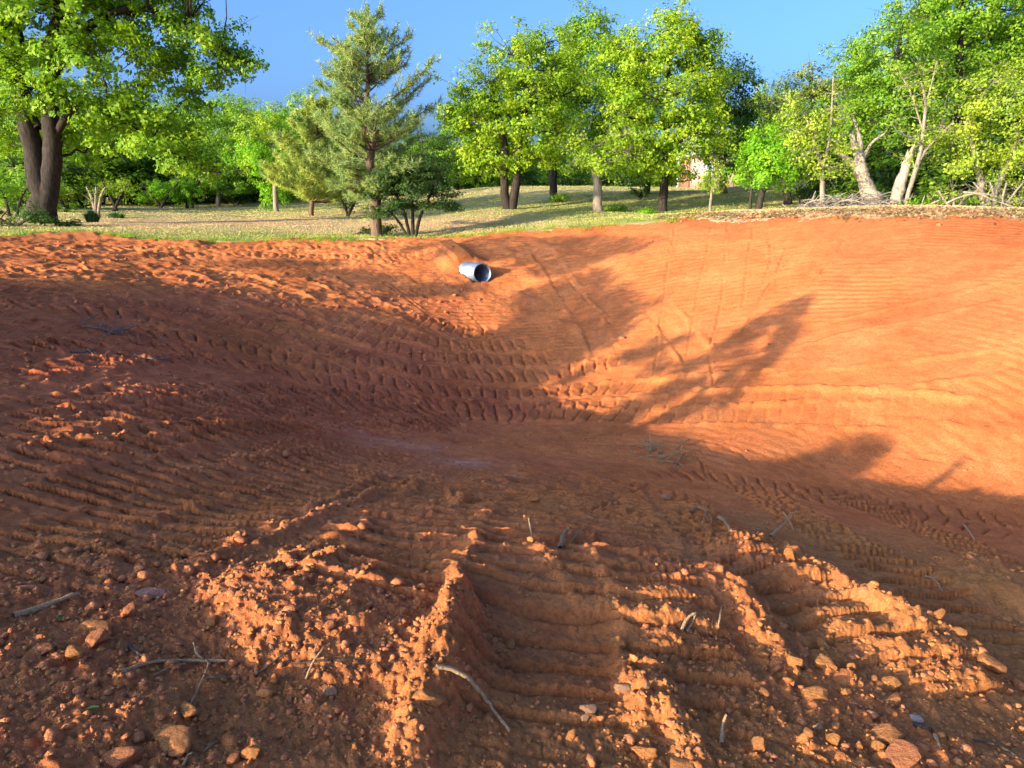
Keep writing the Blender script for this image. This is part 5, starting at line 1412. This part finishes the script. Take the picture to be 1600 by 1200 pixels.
stick('grey twig lying across the shaded prints at the right', [(1445, 902), (1458, 914), (1472, 928)], 3, 'pale', lift=[1, 1, 1], seed=20)
stick('little hooked pale twig near the bottom edge', [(1128, 1166), (1127, 1150), (1133, 1138)], 6, 'pale', lift=[.4, 4, 7], seed=21)
stick('dark splinter lying right of the white stone', [(1428, 1134), (1442, 1138), (1456, 1144)], 6, 'dark', lift=[.8, .8, .6], seed=22)
stick('pinkish sliver stuck in the rubble right of the splinter', [(1460, 1155), (1464, 1163), (1468, 1168)], 5, 'pale', lift=[2, 1, .4], seed=23)
stick('thin grey stem curving over the right corner rubble', [(1520, 1160), (1560, 1172), (1598, 1192)], 3, 'dark', lift=[1, 2, 1], seed=24)
stick('small straw twig by the bottom left clods', [(286, 1200), (295, 1188), (302, 1184)], 4, 'tan', lift=[.5, 3, 4], seed=25)
stick('thin straw lying on the brown hump at the bottom left', [(318, 1178), (332, 1168), (342, 1160)], 3, 'tan', lift=[1.5, 2, 1.5], seed=26)
stick('grey forked twig lying on the upper left bank', [(112, 552), (135, 551), (153, 546)], 3, 'grey', [([(138, 551), (146, 556), (149, 563)], 2, [1, 1, .5])], [1, 1, 2], seed=27)
stick('thin grey twig on the left bank right of the forked one', [(210, 556), (240, 562), (268, 566)], 2.5, 'grey', lift=[1, 1, 1], seed=28)
# heaps of twigs
def twig_heap(name, label, cat, pts, n, length, rad, mat, seed, height=.1, part='stick'):
    r = np.random.default_rng(seed)
    G = [on(*p) if len(p) == 2 else p for p in pts]
    root = empty(name, G[0]); tag(root, label, cat)
    shapes = []
    for i in range(7):
        tb = Tubes(); L = np.linspace(-.5, .5, 6)[:, None]
        p = L * np.array([1, 0, 0]) + np.stack([0 * L[:, 0], .07 * np.sin(L[:, 0] * 3 + i), .06 * np.cos(L[:, 0] * 4 + i * 2)], 1) + r.normal(size=(6, 3)) * .012
        tb.add(p, np.linspace(rad / length, rad / length * .4, 6), 5); V, Q, T3 = tb.arrays()
        me = mesh_np(part, V, [Q, T3], True); me.materials.append(WOOD[mat]); shapes.append(me)
    for i in range(n):
        f = r.random(); k = f * (len(G) - 1); a = int(min(k, len(G) - 2)); g = G[a] + (G[a + 1] - G[a]) * (k - a)
        x, y = g[0] + r.normal() * length * .3, g[1] + r.normal() * length * .3
        o = link(part, shapes[i % 7], None, root)
        s = length * r.uniform(.5, 1.3)
        o.scale = (s, s, s)
        hh = height * math.sin(math.pi * (.1 + .8 * f)) * r.random()
        o.location = np.array([x, y, float(ground(x, y)[0]) + rad * .8 + hh]) - G[0]
        o.rotation_euler = (r.uniform(-.5, .5), r.uniform(-.35, .35), r.uniform(0, 6.28))
    return root
twig_heap('twig_heap', 'thin grey twigs pressed flat on the upper left bank', 'twigs', [(140, 505), (180, 518), (232, 530)], 26, .55, .010, 'grey', 1, .05)
twig_heap('twig_heap', 'bundle of pale thin branches at the edge of the sunlit bank', 'twigs', [(1012, 696), (1030, 708), (1065, 722)], 22, .5, .012, 'tan', 2, .08)
def brush_pile():
    r = np.random.default_rng(61); Y = 26.6
    g = px_base(1335, 336, Y); root = empty('brush_pile', g); tag(root, 'heap of grey cut branches piled around the leaning dead trunk', 'brush pile')
    shapes = []
    for i in range(8):
        tb = Tubes(); L = np.linspace(-.5, .5, 7)[:, None]
        p = L * np.array([1, 0, 0]) + np.stack([0 * L[:, 0], .12 * np.sin(L[:, 0] * 3 + i), .10 * np.cos(L[:, 0] * 4 + i * 2)], 1) + r.normal(size=(7, 3)) * .015
        tb.add(p, np.linspace(.016, .006, 7), 5)
        e = p[4] + np.array([.22, .16 * (-1) ** i, .08]); tb.add(np.array([p[4], (p[4] + e) / 2 + [0, 0, .02], e]), [.008, .006, .003], 4)
        V, Q, T3 = tb.arrays(); me = mesh_np('branch', V, [Q, T3], True); me.materials.append(BARK['dead' if i % 3 == 0 else 'twig']); shapes.append(me)
    for i in range(260):
        u = r.uniform(-1, 1); v = r.normal() * .5
        h = .75 * math.cos(u * 1.35) * math.exp(-v * v) * (.75 + .5 * perlin(np.array([u * 3.]), np.array([.5]), 3)[0])
        x, y = g[0] + u * 1.9, g[1] + v * .9
        s = r.uniform(.5, 1.5)
        o = link('branch', shapes[i % 8], None, root); o.scale = (s, s, s)
        o.location = np.array([x, y, float(macro(x, y)) + .02 + max(h, .02) * r.random() ** .7]) - g
        o.rotation_euler = (r.uniform(-.7, .7), r.normal() * .3, r.normal() * .7 + (math.pi if r.random() < .5 else 0))
brush_pile()
twig_heap('branch_heap', 'fallen pale branches lying at the foot of the far right thicket', 'branches', [tuple(px_base(1500, 338, 25)), tuple(px_base(1550, 330, 25.6)), tuple(px_base(1600, 334, 24.6))], 46, 1.3, .018, 'grey', 5, .5) if False else None
def fallen():
    r = np.random.default_rng(62)
    for k, (a, lab) in enumerate([([(1505, 300), (1530, 303), (1550, 312), (1580, 322), (1602, 330)], 'long pale fallen branch arching down at the far right thicket'), ([(1478, 318), (1500, 308), (1532, 302), (1560, 308)], 'fallen pale branch crossing low in the far right thicket'),
                                  ([(1420, 330), (1445, 322), (1470, 312)], 'pinkish log lying behind the leaning pale tree')]):
        P = spline([P3(x, y, 25.1) for x, y in a], .12); w = [.035, .03, .05][k]
        tb = Tubes(); tb.add(P - P[0], np.linspace(w, w * .45, len(P)) + 0 * r.random(len(P)), 7)
        for j in range(3, len(P) - 2, 4):
            e = P[j] + np.array([r.uniform(-.3, .4), r.uniform(-.3, .1), r.uniform(-.1, .5)]); tb.add(np.array([P[j], (P[j] + e) / 2 + [0, 0, .05], e]) - P[0], [w * .4, w * .3, .006], 4)
        V, Q, T3 = tb.arrays(); o = link('fallen_branch', mesh_np('fallen_branch', V, [Q, T3], True), BARK['dead'], None, P[0]); tag(o, lab, 'branch')
fallen()
def litter():
    r = np.random.default_rng(71); n = 3000
    az = r.uniform(11, 40, n); d = edge_r(az) + r.normal(size=n) * .35 + r.random(n) ** 1.5 * 1.4
    x, y = d * np.sin(np.radians(az)), d * np.cos(np.radians(az)); z = ground(x, y)
    V, Q = leaves(np.stack([x, y, z + .02], 1), np.tile([0, 0, .5], (n, 1)), 1, .01, .09, .06, r)
    o = link('leaf_litter', mesh_np('leaf_litter', V, Q), LEAF['dry']); tag(o, 'brown dead leaves strewn along the crest before the wood edge', 'leaf litter', kind='stuff')
litter()
def weeds():
    r = np.random.default_rng(72); n = 500
    az = r.uniform(-44, 14, n); d = edge_r(az) + r.normal(size=n) * .28
    x, y = d * np.sin(np.radians(az)), d * np.cos(np.radians(az)); z = ground(x, y); V, F = [], []
    for i in range(n):
        for k in range(9):
            a = r.uniform(0, 6.28); h = r.uniform(.05, .16); o = np.array([x[i] + r.normal() * .05, y[i] + r.normal() * .05, z[i] - .01]); u = np.array([math.cos(a), math.sin(a), 0]) * .007
            V += [o - u, o + u, o + [r.normal() * h * .5, r.normal() * h * .5, h]]
    F = np.arange(len(V)).reshape(-1, 3)
    o = link('edge_grass', mesh_np('edge_grass', np.array(V), F), LEAF['oak']); tag(o, 'ragged grass tufts along the torn edge of the lawn', 'grass', kind='stuff')
weeds()
def leaf_bit(label, px, py, w, mat, seed):
    r = np.random.default_rng(seed); g = on(px, py); s = np.linalg.norm(g - np.array(EYE)) / FPX * w
    V = np.array([(-.5, 0, 0), (-.2, .22, .06), (.2, .2, .08), (.5, 0, .02), (.2, -.2, .1), (-.2, -.22, .05), (0, 0, -.03)]) * s
    F = [(0, 6, 1), (1, 6, 2), (2, 6, 3), (3, 6, 4), (4, 6, 5), (5, 6, 0)]
    o = link('leaf', mesh_np('leaf', V, np.array(F)), LEAF[mat]); o.location = g + [0, 0, .02]; o.rotation_euler = (.3, .2, r.uniform(0, 6)); tag(o, label, 'leaf')
leaf_bit('dull green leaf lying left of the forked twig', 146, 1116, 22, 'daffodil', 1)
leaf_bit('small curled green leaf among the left clods', 96, 973, 16, 'daffodil', 2)
leaf_bit('little green leaf on the upper left bank', 187, 488, 10, 'bright', 3)

# the culvert: corrugated steel pipe coming out of the far bank
def culvert():
    m, nt, N, L, B = new_mat('galvanised_steel')
    co = N.new('ShaderNodeTexCoord'); n = N.new('ShaderNodeTexNoise'); n.inputs['Scale'].default_value = 9; n.inputs['Detail'].default_value = 5
    L.new(co.outputs['Object'], n.inputs['Vector'])
    r = N.new('ShaderNodeValToRGB'); r.color_ramp.elements[0].color = (.25, .30, .36, 1); r.color_ramp.elements[1].color = (.42, .48, .56, 1); r.color_ramp.elements[0].position = .35; r.color_ramp.elements[1].position = .65
    L.new(n.outputs['Fac'], r.inputs['Fac']); L.new(r.outputs['Color'], B.inputs['Base Color'])
    B.inputs['Metallic'].default_value = .7; B.inputs['Roughness'].default_value = .42
    ax, R, mouth_at = PIPE_AX, PIPE_R, PIPE_MOUTH
    c = mouth_at - [0, 0, R * .72]
    root = empty('culvert_pipe', c); tag(root, 'corrugated steel culvert pipe sticking out of the far bank', 'culvert')
    side = np.cross(ax, [0, 0, 1]); side /= np.linalg.norm(side); up = np.cross(side, ax)
    mouth = mouth_at - c
    seg = 40; a = np.linspace(0, 2 * math.pi, seg, endpoint=False)
    s = np.arange(0, 2.6, .10 / 8)
    def shell(off, flip):
        V = []
        for q in s:
            rad = R + off + .017 * math.cos(2 * math.pi * q / .10)
            V.append(mouth - ax * q + rad * (np.cos(a)[:, None] * side + np.sin(a)[:, None] * up))
        V = np.vstack(V); k = np.arange(seg); k2 = (k + 1) % seg; F = []
        for i in range(len(s) - 1):
            o = i * seg; f = np.stack([o + k, o + k2, o + seg + k2, o + seg + k], 1); F.append(f[:, ::-1] if flip else f)
        return V, np.vstack(F)
    V1, F1 = shell(0, True)
    link('barrel', mesh_np('barrel', V1, F1, True), m, root)
    V2, F2 = shell(-.006, False)
    link('lining', mesh_np('lining', V2, F2, True), m, root)
    tb = Tubes(); b = np.linspace(0, 2 * math.pi, 41)
    P = mouth + ax * .004 + (R - .004) * (np.cos(b)[:, None] * side + np.sin(b)[:, None] * up); tb.add(P, np.full(41, .014), 6, cap=False)
    V, F = np.vstack(tb.V), np.vstack(tb.F)
    link('rim', mesh_np('rim', V, F, True), m, root)
culvert()

# the brick house glimpsed behind the oak row
def house():
    Y = 66.0; s = mpp(Y); g = px_base(1118, 287, Y); root = empty('brick_house', g); tag(root, 'salmon brick house with pale trim glimpsed between the trees', 'house')
    def box(x0, x1, y0, y1, z0, z1):
        V = [(x, y, z) for x in (x0, x1) for y in (y0, y1) for z in (z0, z1)]
        return np.array(V, float), np.array([(0, 1, 3, 2), (4, 6, 7, 5), (0, 4, 5, 1), (2, 3, 7, 6), (0, 2, 6, 4), (1, 5, 7, 3)])
    m, nt, N, L, B = new_mat('house_brick'); bt = N.new('ShaderNodeTexBrick'); co = N.new('ShaderNodeTexCoord'); L.new(co.outputs['Object'], bt.inputs['Vector'])
    bt.inputs['Scale'].default_value = 4; bt.inputs['Color1'].default_value = (.34, .125, .075, 1); bt.inputs['Color2'].default_value = (.42, .17, .10, 1); bt.inputs['Mortar'].default_value = (.36, .25, .19, 1); L.new(bt.outputs['Color'], B.inputs['Base Color'])
    w, nt, N, L, B = new_mat('white_trim'); B.inputs['Base Color'].default_value = (.75, .72, .66, 1)
    rf, nt, N, L, B = new_mat('grey_shingle'); B.inputs['Base Color'].default_value = (.30, .27, .25, 1); B.inputs['Roughness'].default_value = .9
    gl, nt, N, L, B = new_mat('window_glass'); B.inputs['Base Color'].default_value = (.12, .15, .17, 1); B.inputs['Roughness'].default_value = .1
    V, F = box(-2.2, 7.5, 0, 7, 0, 2.7); wall = link('wall', mesh_np('wall', V, F), m, root)
    Vg = np.array([(-2.7, -.5, 2.68), (8, -.5, 2.68), (8, 7.5, 2.68), (-2.7, 7.5, 2.68), (-2.7, 3.5, 5.2), (8, 3.5, 5.2)]); Fq = np.array([(0, 1, 5, 4), (2, 3, 4, 5), (3, 2, 1, 0)]); Ft = np.array([(0, 4, 3), (1, 2, 5)])
    link('roof', mesh_np('roof', Vg, [Fq, Ft]), rf, root)
    for x in (-.4, 2.4, 5.2):
        V, F = box(x - .55, x + .55, -.05, .02, .9, 2.2); f = link('window', mesh_np('window', V, F), w, root)
        for sx in (-.26, .26):
            V, F = box(x + sx - .22, x + sx + .22, -.07, -.045, 1.0, 2.1); link('pane', mesh_np('pane', V, F), gl, f)
    for x in (-3.4, 7.9):
        V, F = box(x - .12, x + .12, -.6, -.36, 0, 2.67); link('porch_post', mesh_np('porch_post', V, F), w, root)
house()
